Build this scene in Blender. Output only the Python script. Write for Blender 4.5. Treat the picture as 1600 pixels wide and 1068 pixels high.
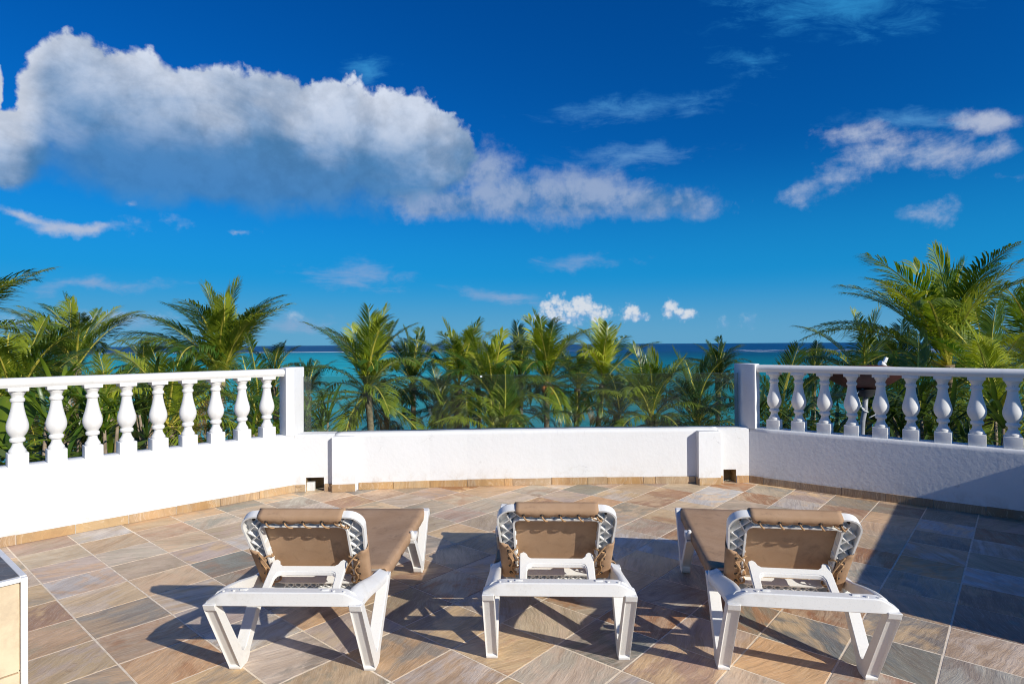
import bpy, bmesh, math, random
from mathutils import Vector, Matrix, Euler

for _o in list(bpy.data.objects):
    bpy.data.objects.remove(_o)
SC = bpy.context.scene
COL = SC.collection
R = math.radians
PI = math.pi
rnd = random.Random(7)

# ------------------------------------------------------------------ camera
EYE = 1.42
FPX = 930.0
cam_d = bpy.data.cameras.new("camera")
cam_d.sensor_width = 36.0
cam_d.lens = 36.0 * FPX / 1600.0
cam_d.clip_start = 0.05
cam_d.clip_end = 200000.0
cam = bpy.data.objects.new("camera", cam_d)
COL.objects.link(cam)
cam.location = (0, 0, EYE)
cam.rotation_euler = (R(90.24), R(0.34), 0)
SC.camera = cam

# ------------------------------------------------------------------ sun, exposure
SUN_EL = R(27.3)
SUN_H = Vector((math.cos(R(42.6)), -math.sin(R(42.6))))
SUN_V = Vector((SUN_H.x * math.cos(SUN_EL), SUN_H.y * math.cos(SUN_EL), math.sin(SUN_EL)))
sun_d = bpy.data.lights.new("sun", 'SUN')
sun_d.energy = 5.0
sun_d.angle = R(0.53)
sun_d.color = (1.0, 0.955, 0.86)
sun = bpy.data.objects.new("sun", sun_d)
COL.objects.link(sun)
sun.rotation_euler = SUN_V.to_track_quat('Z', 'Y').to_euler()
SC.view_settings.view_transform = 'Standard'
SC.view_settings.look = 'None'
SC.view_settings.exposure = 0.0
SC.view_settings.gamma = 1.0
SC.view_settings.use_curve_mapping = False
try:
    SC.cycles.use_denoising = True
    SC.cycles.max_bounces = 6
    SC.cycles.diffuse_bounces = 3
    SC.cycles.glossy_bounces = 2
    SC.cycles.transmission_bounces = 3
    SC.cycles.filter_width = 1.05
    SC.cycles.use_adaptive_sampling = True
    SC.cycles.adaptive_threshold = 0.02
    SC.cycles.transparent_max_bounces = 16
    SC.cycles.caustics_reflective = False
    SC.cycles.caustics_refractive = False
except Exception:
    pass


# ------------------------------------------------------------------ node helpers
class NT:
    """small expression builder over a node tree"""
    def __init__(s, tree):
        s.t = tree
        s.n = tree.nodes
        s.l = tree.links

    def node(s, kind, **kw):
        n = s.n.new(kind)
        for k, v in kw.items():
            setattr(n, k, v)
        return n

    def put(s, sock, v):
        if hasattr(v, 'is_linked') or isinstance(v, bpy.types.NodeSocket):
            s.l.new(v, sock)
        elif v is not None:
            if isinstance(v, (tuple, list)) and sock.type == 'RGBA' and len(v) == 3:
                v = (*v, 1.0)
            sock.default_value = v

    def m(s, op, a, b=None, c=None, clamp=False):
        n = s.node('ShaderNodeMath', operation=op)
        n.use_clamp = clamp
        s.put(n.inputs[0], a)
        if b is not None:
            s.put(n.inputs[1], b)
        if c is not None:
            s.put(n.inputs[2], c)
        return n.outputs[0]

    def vm(s, op, a, b=None, c=None):
        n = s.node('ShaderNodeVectorMath', operation=op)
        s.put(n.inputs[0], a)
        if b is not None:
            if op == 'SCALE':
                s.put(n.inputs['Scale'], b)
            else:
                s.put(n.inputs[1], b)
        if c is not None:
            s.put(n.inputs[2], c)
        return n.outputs['Value'] if op in ('LENGTH', 'DOT_PRODUCT', 'DISTANCE') else n.outputs[0]

    def xyz(s, x, y, z):
        n = s.node('ShaderNodeCombineXYZ')
        s.put(n.inputs[0], x); s.put(n.inputs[1], y); s.put(n.inputs[2], z)
        return n.outputs[0]

    def sep(s, v):
        n = s.node('ShaderNodeSeparateXYZ')
        s.put(n.inputs[0], v)
        return n.outputs

    def map(s, v, loc=(0, 0, 0), rot=(0, 0, 0), scale=(1, 1, 1), kind='POINT'):
        n = s.node('ShaderNodeMapping', vector_type=kind)
        s.put(n.inputs['Vector'], v)
        if kind != 'NORMAL':
            s.put(n.inputs['Location'], loc)
        s.put(n.inputs['Rotation'], rot); s.put(n.inputs['Scale'], scale)
        return n.outputs[0]

    def noise(s, v, scale=5, detail=4, rough=0.5, dist=0.0, lac=2.0, out=0):
        n = s.node('ShaderNodeTexNoise')
        s.put(n.inputs['Vector'], v)
        s.put(n.inputs['Scale'], scale); s.put(n.inputs['Detail'], detail)
        s.put(n.inputs['Roughness'], rough); s.put(n.inputs['Distortion'], dist)
        s.put(n.inputs['Lacunarity'], lac)
        return n.outputs[out]

    def vor(s, v, scale=5, feature='F1', detail=0, rough=0.5, smooth=0.5, out='Distance'):
        n = s.node('ShaderNodeTexVoronoi', feature=feature)
        s.put(n.inputs['Vector'], v); s.put(n.inputs['Scale'], scale)
        s.put(n.inputs['Detail'], detail); s.put(n.inputs['Roughness'], rough)
        if feature == 'SMOOTH_F1':
            s.put(n.inputs['Smoothness'], smooth)
        return n.outputs[out]

    def ss(s, v, lo, hi, a=0.0, b=1.0, kind='SMOOTHSTEP'):
        n = s.node('ShaderNodeMapRange', interpolation_type=kind)
        s.put(n.inputs[0], v); s.put(n.inputs[1], lo); s.put(n.inputs[2], hi)
        s.put(n.inputs[3], a); s.put(n.inputs[4], b)
        return n.outputs[0]

    def mix(s, f, a, b, blend='MIX'):
        n = s.node('ShaderNodeMix', data_type='RGBA', blend_type=blend)
        n.clamp_factor = True
        s.put(n.inputs[0], f); s.put(n.inputs[6], a); s.put(n.inputs[7], b)
        return n.outputs[2]

    def ramp(s, v, stops, interp='LINEAR'):
        n = s.node('ShaderNodeValToRGB')
        cr = n.color_ramp
        cr.interpolation = interp
        while len(cr.elements) < len(stops):
            cr.elements.new(0.5)
        for e, (p, c) in zip(cr.elements, stops):
            e.position = p
            e.color = (*c, 1.0)
        s.put(n.inputs[0], v)
        return n.outputs[0]

    def bump(s, h, strength=0.3, dist=0.01, normal=None):
        n = s.node('ShaderNodeBump')
        s.put(n.inputs['Height'], h); s.put(n.inputs['Strength'], strength); s.put(n.inputs['Distance'], dist)
        if normal is not None:
            s.put(n.inputs['Normal'], normal)
        return n.outputs[0]


def material(name):
    mt = bpy.data.materials.new(name)
    mt.use_nodes = True
    mt.node_tree.nodes.clear()
    t = NT(mt.node_tree)
    out = t.node('ShaderNodeOutputMaterial')
    return mt, t, out


def principled(t, out, color, rough=0.5, spec=0.5, normal=None, **kw):
    p = t.node('ShaderNodeBsdfPrincipled')
    t.put(p.inputs['Base Color'], color)
    t.put(p.inputs['Roughness'], rough)
    t.put(p.inputs['Specular IOR Level'], spec)
    if normal is not None:
        t.put(p.inputs['Normal'], normal)
    for k, v in kw.items():
        t.put(p.inputs[k], v)
    if out is not None:
        t.l.new(p.outputs[0], out.inputs['Surface'])
    return p.outputs[0]


# ------------------------------------------------------------------ world: Nishita sky with clouds by direction
world = bpy.data.worlds.new("World")
SC.world = world
world.use_nodes = True
world.node_tree.nodes.clear()
w = NT(world.node_tree)
SKY_STRENGTH = 0.075
sky = w.node('ShaderNodeTexSky', sky_type='NISHITA')
sky.sun_disc = False
sky.sun_elevation = SUN_EL
sky.sun_rotation = math.atan2(SUN_H.x, SUN_H.y)
sky.altitude = 0.0
sky.air_density = 1.15
sky.dust_density = 0.15
sky.ozone_density = 5.0
hs = w.node('ShaderNodeHueSaturation')
hs.inputs['Hue'].default_value = 0.495
hs.inputs['Saturation'].default_value = 1.3
hs.inputs['Value'].default_value = 1.0
w.l.new(sky.outputs[0], hs.inputs['Color'])
skycol = w.vm('MULTIPLY', hs.outputs[0], (0.06, 0.72, 1.27))       # polarised, deep blue air

tc = w.node('ShaderNodeTexCoord')
D = tc.outputs['Generated']
dx, dy, dz = w.sep(D)[:3]
ay = w.m('MAXIMUM', w.m('ABSOLUTE', dy), 0.03)
gu = w.m('MULTIPLY_ADD', w.m('DIVIDE', dx, ay), FPX / 1000, 0.8)
gv = w.m('MULTIPLY_ADD', w.m('DIVIDE', dz, ay), -FPX / 1000, 0.538)
G = w.xyz(gu, gv, 0.0)                        # tangent coordinates of a direction
up = w.ss(dz, -0.005, 0.01)
# wobble
wn = w.noise(D, 9.0, 5, 0.55, 0.0, out=1)
Gw = w.vm('ADD', G, w.vm('SCALE', w.vm('SUBTRACT', wn, (0.5, 0.5, 0.5)), 0.05))
wf = w.noise(D, 42.0, 4, 0.6, 0.0, out=1)
Gw = w.vm('ADD', Gw, w.vm('SCALE', w.vm('SUBTRACT', wf, (0.5, 0.5, 0.5)), 0.018))


def blobs(lst, vec):
    acc = None
    for b in lst:
        cx, cy, rx, ry = b[:4]
        rot = R(b[4]) if len(b) > 4 else 0.0
        mp = w.map(vec, (cx / 1000, cy / 1000, 0), (0, 0, rot), (rx / 1000, ry / 1000, 1), 'TEXTURE')
        f = w.m('SUBTRACT', 1.0, w.vm('LENGTH', mp))
        acc = f if acc is None else w.m('SMOOTH_MAX', acc, f, 0.12)
    return acc


puff = w.vor(w.vm('ADD', D, w.vm('SCALE', w.vm('SUBTRACT', wf, (0.5, 0.5, 0.5)), 0.03)), 13.0, 'SMOOTH_F1', 3, 0.6, 0.35)        # billows
puff = w.m('MULTIPLY', w.m('SUBTRACT', 1.20, puff), 1.1)
fb = w.m('MULTIPLY', w.m('SUBTRACT', w.noise(D, 14.0, 7, 0.62, 0.2), 0.5), 2.0)
fb2 = w.m('MULTIPLY', w.m('SUBTRACT', w.noise(w.map(D, scale=(1, 1, 1.9)), 5.5, 7, 0.64, 0.5), 0.5), 2.0)
fine = w.m('MULTIPLY', w.m('SUBTRACT', w.noise(D, 55.0, 4, 0.62, 0.0), 0.5), 2.0)

# the large cumulus on the left
big = blobs([(108, 150, 88, 122), (190, 175, 135, 118, 8), (300, 200, 150, 118, 8), (420, 218, 150, 116, 8), (525, 226, 140, 110, 10),
             (610, 236, 110, 106), (668, 240, 88, 76), (15, 230, 95, 78), (-28, 140, 46, 70), (330, 262, 380, 80, 4)], Gw)
big_f = w.m('ADD', big, w.m('MULTIPLY_ADD', puff, 0.24, w.m('MULTIPLY_ADD', fb, 0.11, w.m('MULTIPLY', fine, 0.02))))
ytop = w.m('ADD', w.m('MULTIPLY_ADD', gu, 0.155, 0.045), w.ss(gu, 0.02, 0.085, 0.125, 0.0))
hgt = w.m('SUBTRACT', gv, ytop)                          # 0 at the top, about 0.2 at the base
lump = w.m('SUBTRACT', 0.62, w.vor(w.vm('ADD', D, w.vm('SCALE', w.vm('SUBTRACT', wn, (0.5, 0.5, 0.5)), 0.10)), 9.0, 'SMOOTH_F1', 1, 0.5, 0.6))
hgt_n = w.m('ADD', hgt, w.m('ADD', w.m('MULTIPLY', fb2, -0.085), w.m('MULTIPLY_ADD', lump, -0.10, w.m('MULTIPLY_ADD', puff, -0.022, w.m('MULTIPLY', fb, -0.030)))))
shade = w.ss(hgt_n, -0.035, 0.165)
soft = w.ss(hgt, 0.05, 0.22, 0.11, 0.50)
big_a = w.m('DIVIDE', w.m('SUBTRACT', big_f, 0.06), soft, clamp=True)
big_a = w.ss(big_a, 0.0, 1.0)
big_a = w.m('MULTIPLY', big_a, w.ss(hgt, 0.08, 0.25, 1.0, 0.62), clamp=True)
big_c = w.mix(shade, (0.62, 0.68, 0.80), (0.080, 0.230, 0.465))
lum = w.ss(w.m('ADD', w.m('MULTIPLY', puff, 0.8), w.m('MULTIPLY_ADD', fb, 0.5, w.m('MULTIPLY', fine, 0.3))), -0.45, 0.45, 0.86, 1.08)
big_c = w.vm('SCALE', big_c, lum)

# thinner torn clouds
wing = blobs([(690, 312, 120, 40, 4), (800, 304, 130, 52, 2), (905, 312, 140, 50, 3), (1015, 318, 125, 42, 2), (1066, 320, 62, 33), (765, 265, 85, 58)], Gw)
wing_f = w.m('ADD', w.m('MULTIPLY', wing, 0.95), w.m('MULTIPLY_ADD', fb2, 0.55, w.m('MULTIPLY_ADD', fb, 0.50, w.m('MULTIPLY_ADD', puff, 0.14, w.m('MULTIPLY', fine, 0.12)))))
wing_a = w.m('MULTIPLY', w.ss(wing_f, 0.04, 0.70), 0.82)
lit = w.m('ADD', w.m('MULTIPLY', fb, 1.5), w.m('MULTIPLY_ADD', puff, 0.5, w.m('MULTIPLY', w.m('SUBTRACT', 0.312, gv), 10.0)))
wing_c = w.mix(w.ss(lit, -0.5, 0.5), (0.060, 0.20, 0.45), (0.34, 0.43, 0.61))
wing_c = w.mix(w.ss(gv, 0.322, 0.345, 0.0, 0.8), wing_c, (0.40, 0.46, 0.60))

torn = blobs([(1250, 305, 90, 30, -10), (1310, 286, 90, 36, -14), (1375, 250, 95, 40, -8), (1345, 215, 80, 26, -8), (1450, 248, 105, 38, -2), (1560, 243, 85, 26, -6),
              (1585, 285, 60, 13), (1435, 342, 75, 26), (1540, 195, 75, 20), (270, 345, 115, 24), (130, 350, 125, 12, 2), (30, 334, 70, 10, 14), (205, 318, 18, 11), (370, 362, 22, 8)], Gw)
torn_f = w.m('ADD', w.m('MULTIPLY', torn, 0.75), w.m('MULTIPLY_ADD', fb2, 0.95, w.m('MULTIPLY_ADD', fb, 0.95, w.m('MULTIPLY', fine, 0.22))))
torn_a = w.m('MULTIPLY', w.ss(torn_f, 0.05, 0.95), 0.82)
torn_c = w.mix(w.ss(w.m('ADD', fb, fb2), -0.4, 0.4), (0.30, 0.42, 0.64), (0.50, 0.55, 0.68))

veil = blobs([(1320, 5, 240, 75, -4), (990, 245, 150, 26, -4), (1180, 90, 80, 26), (1010, 168, 200, 30, -4), (570, 105, 60, 30), (1440, 190, 190, 26),
              (550, 428, 130, 34, 6), (930, 412, 110, 18), (140, 441, 190, 15), (790, 465, 150, 16, 8), (470, 500, 80, 32), (150, 500, 190, 30)], Gw)
streak = w.m('MULTIPLY', w.m('SUBTRACT', w.noise(w.map(G, scale=(1.0, 3.4, 1.0), rot=(0, 0, R(8))), 11.0, 6, 0.68, 0.5), 0.5), 2.0)
veil_a = w.m('MULTIPLY', w.ss(w.m('ADD', w.m('MULTIPLY', veil, 0.8), w.m('MULTIPLY_ADD', streak, 0.95, w.m('MULTIPLY', fb, 0.35))), 0.10, 1.15), 0.62)
veil_c = w.mix(w.ss(gv, 0.05, 0.48), (0.04, 0.34, 0.70), (0.34, 0.42, 0.62))

# the small heaps along the horizon
low = blobs([(868, 484, 30, 25), (905, 484, 36, 25), (930, 490, 30, 17), (880, 497, 70, 10), (985, 491, 17, 18), (996, 496, 27, 10), (1046, 486, 16, 19), (1066, 493, 29, 12),
             (1172, 502, 17, 18), (1132, 507, 12, 13), (460, 488, 22, 11), (30, 498, 60, 16), (205, 490, 70, 10)], G)
lowv = w.m('SUBTRACT', 1.05, w.vor(D, 70.0, 'SMOOTH_F1', 2, 0.6, 0.3))
lowf = w.m('MULTIPLY', w.m('SUBTRACT', w.noise(D, 60.0, 6, 0.62, 0.0), 0.5), 2.0)
low_f = w.m('ADD', low, w.m('MULTIPLY_ADD', lowv, 0.5, w.m('MULTIPLY', lowf, 0.55)))
side = w.m('MAXIMUM', w.ss(gu, 1.08, 1.14, 0.0, 1.0), w.ss(gu, 0.80, 0.86, 1.0, 0.0))
low_a = w.m('MULTIPLY', w.ss(low_f, 0.0, w.m('MULTIPLY_ADD', side, 0.45, 0.72)), w.m('MULTIPLY_ADD', side, -0.62, 0.92))
low_c = w.mix(w.ss(w.m('ADD', w.m('MULTIPLY_ADD', lowf, 0.030, w.m('MULTIPLY', lowv, 0.035)), w.m('SUBTRACT', 0.489, gv)), -0.020, 0.014), (0.20, 0.40, 0.68), (0.70, 0.74, 0.80))

lowb = w.m('MULTIPLY', w.ss(dz, 0.0, 0.32, 1.0, 0.0), 0.94)      # paler air above the sea
k = 1.0 / SKY_STRENGTH
col = w.mix(lowb, skycol, w.vm('SCALE', w.mix(w.ss(dz, 0.0, 0.12), (0.130, 0.375, 0.61), (0.012, 0.290, 0.66)), k))
for a, c in ((veil_a, veil_c), (low_a, low_c), (torn_a, torn_c), (wing_a, wing_c), (big_a, big_c)):
    col = w.mix(w.m('MULTIPLY', a, up), col, w.vm('SCALE', c, k * 1.0))
bg = w.node('ShaderNodeBackground')
w.l.new(col, bg.inputs['Color'])
bg.inputs['Strength'].default_value = SKY_STRENGTH
wo = w.node('ShaderNodeOutputWorld')
w.l.new(bg.outputs[0], wo.inputs['Surface'])
try:
    world.cycles.sampling_method = 'MANUAL'
    world.cycles.sample_map_resolution = 512
except Exception:
    pass


# ------------------------------------------------------------------ object helpers
def link(o, parent=None):
    COL.objects.link(o)
    if parent is not None:
        o.parent = parent
    return o


def tag(o, label=None, cat=None, group=None, kind=None):
    if label: o['label'] = label
    if cat: o['category'] = cat
    if group: o['group'] = group
    if kind: o['kind'] = kind
    return o


def empty(name, loc=(0, 0, 0), rz=0.0):
    o = bpy.data.objects.new(name, None)
    o.empty_display_size = 0.1
    o.location = loc
    o.rotation_euler = (0, 0, rz)
    return link(o)


def copy_tree(o, parent=None):
    c = o.copy()
    link(c)
    c.parent = parent
    for ch in list(o.children):
        copy_tree(ch, c)
    return c


class MB:
    def __init__(s):
        s.bm = bmesh.new()

    def quad(s, *pts, mi=0):
        f = s.bm.faces.new([s.bm.verts.new(p) for p in pts])
        f.material_index = mi
        return f

    def box(s, c, size, rot=None, bevel=0.0, mi=0):
        hx, hy, hz = (v / 2 for v in size)
        M = Matrix.Translation(Vector(c)) @ (rot.to_4x4() if rot is not None else Matrix())
        vs = [s.bm.verts.new(M @ Vector((x, y, z))) for x in (-hx, hx) for y in (-hy, hy) for z in (-hz, hz)]
        fs = [s.bm.faces.new([vs[i] for i in q]) for q in ((0, 1, 3, 2), (4, 6, 7, 5), (0, 4, 5, 1), (2, 3, 7, 6), (0, 2, 6, 4), (1, 5, 7, 3))]
        for f in fs:
            f.material_index = mi
        if bevel > 0:
            es = list({e for f in fs for e in f.edges})
            bmesh.ops.bevel(s.bm, geom=es, offset=bevel, segments=2, affect='EDGES', profile=0.6)
        return vs

    def bar(s, a, b, wx, wz, upv=(0, 0, 1), bevel=0.0, mi=0):
        a = Vector(a); b = Vector(b)
        d = (b - a)
        L = d.length
        y = d.normalized()
        u = Vector(upv)
        x = y.cross(u)
        if x.length < 1e-5:
            x = y.cross(Vector((1, 0, 0)))
        x.normalize()
        z = x.cross(y)
        rot = Matrix((x, y, z)).transposed()
        s.box((a + b) / 2, (wx, L, wz), rot, bevel, mi)

    def prism(s, poly, z0, z1, bevel=0.0, mi=0):
        """poly: list of (x, y), counter-clockwise"""
        lo = [s.bm.verts.new((x, y, z0)) for x, y in poly]
        hi = [s.bm.verts.new((x, y, z1)) for x, y in poly]
        n = len(poly)
        fs = [s.bm.faces.new(hi), s.bm.faces.new(lo[::-1])]
        for i in range(n):
            fs.append(s.bm.faces.new((lo[i], lo[(i + 1) % n], hi[(i + 1) % n], hi[i])))
        for f in fs:
            f.material_index = mi
        if bevel > 0:
            es = [e for e in fs[0].edges] + [fs[2 + i].edges[1] for i in range(0)]
            bmesh.ops.bevel(s.bm, geom=es, offset=bevel, segments=3, affect='EDGES', profile=0.5)
        return fs

    def tube(s, pts, rad, seg=8, mi=0, caps=True, closed=False):
        pts = [Vector(p) for p in pts]
        n = len(pts)
        rr = rad if isinstance(rad, (list, tuple)) else [rad] * n
        rings = []
        prev = None
        for i, p in enumerate(pts):
            if closed:
                t = pts[(i + 1) % n] - pts[i - 1]
            else:
                t = pts[min(i + 1, n - 1)] - pts[max(i - 1, 0)]
            t.normalize()
            if prev is None:
                u = t.orthogonal().normalized()
            else:
                u = prev - t * prev.dot(t)
                u.normalize()
            prev = u
            v = t.cross(u)
            rings.append([s.bm.verts.new(p + (u * math.cos(2 * PI * k / seg) + v * math.sin(2 * PI * k / seg)) * rr[i]) for k in range(seg)])
        m = n if closed else n - 1
        for i in range(m):
            A, B = rings[i], rings[(i + 1) % n]
            for k in range(seg):
                f = s.bm.faces.new((A[k], A[(k + 1) % seg], B[(k + 1) % seg], B[k]))
                f.material_index = mi
                f.smooth = True
        if caps and not closed:
            s.bm.faces.new(rings[0][::-1]).material_index = mi
            s.bm.faces.new(rings[-1]).material_index = mi

    def lathe(s, prof, seg=20, center=(0, 0, 0), mi=0, cap=True):
        cx, cy, cz = center
        rings = []
        for r, z in prof:
            rings.append([s.bm.verts.new((cx + r * math.cos(2 * PI * k / seg), cy + r * math.sin(2 * PI * k / seg), cz + z)) for k in range(seg)])
        for A, B in zip(rings, rings[1:]):
            for k in range(seg):
                f = s.bm.faces.new((A[k], A[(k + 1) % seg], B[(k + 1) % seg], B[k]))
                f.smooth = True
                f.material_index = mi
        if cap:
            s.bm.faces.new(rings[0][::-1]).material_index = mi
            s.bm.faces.new(rings[-1]).material_index = mi

    def build(s, name, mats, parent=None, smooth=None, mesh_only=False):
        me = bpy.data.meshes.new(name)
        bmesh.ops.recalc_face_normals(s.bm, faces=s.bm.faces[:])
        s.bm.to_mesh(me)
        s.bm.free()
        for mt in (mats if isinstance(mats, (list, tuple)) else [mats]):
            me.materials.append(mt)
        if smooth is not None:
            try:
                me.shade_smooth()
                me.set_sharp_from_angle(angle=R(smooth))
            except Exception:
                pass
        if mesh_only:
            return me
        return link(bpy.data.objects.new(name, me), parent)


def clip_convex(poly, clip):
    """Sutherland-Hodgman, both counter-clockwise"""
    out = poly
    n = len(clip)
    for i in range(n):
        ax, ay_ = clip[i]
        bx, by = clip[(i + 1) % n]
        inp, out = out, []
        if not inp:
            return []
        def side(p):
            return (bx - ax) * (p[1] - ay_) - (by - ay_) * (p[0] - ax)
        for j in range(len(inp)):
            p, q = inp[j], inp[(j + 1) % len(inp)]
            sp, sq = side(p), side(q)
            if sp >= 0:
                out.append(p)
            if (sp >= 0) != (sq >= 0):
                t = sp / (sp - sq)
                out.append((p[0] + (q[0] - p[0]) * t, p[1] + (q[1] - p[1]) * t))
    return out


# ------------------------------------------------------------------ materials
def mat_stucco(name, base=(0.745, 0.745, 0.74), rough_relief=1.0):
    mt, t, out = material(name)
    P = t.node('ShaderNodeTexCoord').outputs['Object']
    n1 = t.noise(P, 7.0, 6, 0.62)
    n2 = t.noise(P, 60.0, 4, 0.6)
    lump = t.vor(P, 28.0, 'SMOOTH_F1', 2, 0.5, 0.6)
    grey = t.ss(n1, 0.42, 0.75, 0.0, 0.16)
    spots = t.ss(t.noise(P, 2.6, 8, 0.7, 0.4), 0.60, 0.78, 0.0, 0.14)
    c = t.mix(grey, base, (0.62, 0.62, 0.60))
    c = t.mix(spots, c, (0.55, 0.53, 0.48))
    wz = t.sep(t.node('ShaderNodeNewGeometry').outputs['Position'])[2]
    foot = t.m('MULTIPLY', t.ss(wz, 0.06, 0.22, 1.0, 0.0), t.ss(t.noise(P, 9.0, 7, 0.7, 0.6), 0.46, 0.72, 0.0, 0.45))
    runs = t.m('MULTIPLY', t.ss(wz, 0.30, 0.56, 0.0, 1.0), t.ss(t.noise(t.map(P, scale=(9, 9, 0.7)), 2.0, 5, 0.6), 0.56, 0.72, 0.0, 0.16))
    c = t.mix(foot, c, (0.50, 0.42, 0.33))
    c = t.mix(runs, c, (0.42, 0.41, 0.39))
    crack = t.ss(t.vor(t.vm('ADD', P, t.vm('SCALE', t.noise(P, 5.0, 4, 0.6, out=1), 0.25)), 1.7, 'DISTANCE_TO_EDGE'), 0.0, 0.006, 0.30, 0.0)
    c = t.mix(t.m('MULTIPLY', crack, t.ss(n1, 0.5, 0.6)), c, (0.30, 0.28, 0.26))
    h = t.m('ADD', t.m('MULTIPLY', n1, 0.9), t.m('ADD', t.m('MULTIPLY', n2, 0.22), t.m('MULTIPLY', lump, 0.35)))
    principled(t, out, c, 0.72, 0.25, t.bump(h, 0.26 * rough_relief, 0.008))
    return mt


M_WALL = mat_stucco("white_stucco")
M_CAST = mat_stucco("white_cast_stone", (0.745, 0.735, 0.71), 0.30)


def mat_plastic():
    mt, t, out = material("white_resin")
    P = t.node('ShaderNodeTexCoord').outputs['Object']
    n = t.noise(P, 9.0, 7, 0.65)
    d = t.ss(n, 0.50, 0.78, 0.0, 0.55)
    fine = t.noise(P, 140.0, 3, 0.6)
    c = t.mix(d, (0.77, 0.755, 0.72), (0.56, 0.53, 0.47))
    c = t.mix(t.ss(fine, 0.55, 0.75, 0.0, 0.25), c, (0.50, 0.47, 0.42))
    principled(t, out, c, t.ss(n, 0.3, 0.7, 0.38, 0.55), 0.4, t.bump(fine, 0.15, 0.002))
    return mt


M_RESIN = mat_plastic()


def mat_sling():
    mt, t, out = material("tan_sling_fabric")
    P = t.node('ShaderNodeTexCoord').outputs['Object']
    a = t.node('ShaderNodeTexWave', wave_type='BANDS', bands_direction='X'); t.put(a.inputs['Vector'], P); a.inputs['Scale'].default_value = 150
    b = t.node('ShaderNodeTexWave', wave_type='BANDS', bands_direction='Y'); t.put(b.inputs['Vector'], P); b.inputs['Scale'].default_value = 150
    weave = t.m('MAXIMUM', a.outputs[1], b.outputs[1])
    n = t.noise(P, 6.0, 6, 0.65)
    stain = t.ss(t.noise(P, 14.0, 6, 0.7, 0.5), 0.50, 0.76, 0.0, 0.55)
    c = t.mix(t.ss(n, 0.3, 0.7), (0.48, 0.300, 0.175), (0.56, 0.365, 0.225))
    c = t.mix(stain, c, (0.20, 0.13, 0.085))
    c = t.mix(t.m('MULTIPLY', weave, 0.12), c, (0.22, 0.14, 0.09))
    ps = principled(t, None, c, 0.75, 0.2, t.bump(t.m('ADD', weave, t.m('MULTIPLY', n, 2.0)), 0.2, 0.003))
    tr = t.node('ShaderNodeBsdfTranslucent')
    t.put(tr.inputs['Color'], (0.40, 0.24, 0.13))
    mx = t.node('ShaderNodeMixShader')
    mx.inputs[0].default_value = 0.16
    t.l.new(ps, mx.inputs[1]); t.l.new(tr.outputs[0], mx.inputs[2])
    t.l.new(mx.outputs[0], out.inputs['Surface'])
    return mt


M_SLING = mat_sling()


def mat_plain(name, c, rough=0.6, spec=0.4, var=0.25, scale=12.0, metal=0.0, bump=0.15):
    mt, t, out = material(name)
    P = t.node('ShaderNodeTexCoord').outputs['Object']
    n = t.noise(P, scale, 6, 0.65)
    dark = tuple(v * (1 - var) for v in c)
    lite = tuple(min(1, v * (1 + var)) for v in c)
    cc = t.mix(t.ss(n, 0.3, 0.7), dark, lite)
    principled(t, out, cc, rough, spec, t.bump(n, bump, 0.004), Metallic=metal)
    return mt


M_CORD = mat_plain("tan_cord", (0.40, 0.24, 0.12), 0.7, 0.3)
M_EYELET = mat_plain("dark_eyelet", (0.03, 0.022, 0.018), 0.4, 0.5)
M_GROUT = mat_plain("cream_grout", (0.80, 0.68, 0.53), 0.85, 0.2, 0.15, 25)
M_HOLE = mat_plain("brown_hole_lining", (0.34, 0.24, 0.12), 0.85, 0.2, 0.4, 18)  # brown inside faces of the drain openings
M_TRIM = mat_plain("white_edge_trim", (0.82, 0.80, 0.76), 0.45, 0.4, 0.05)
M_DISH = mat_plain("maroon_dish_paint", (0.085, 0.022, 0.022), 0.5, 0.4, 0.3)
M_PIPE = mat_plain("grey_pipe", (0.30, 0.31, 0.33), 0.4, 0.5, 0.2)
M_WHITE = mat_plain("white_plastic", (0.78, 0.78, 0.76), 0.4, 0.5, 0.06)
M_DARK = mat_plain("dark_metal", (0.03, 0.03, 0.032), 0.5, 0.4, 0.2)


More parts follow.
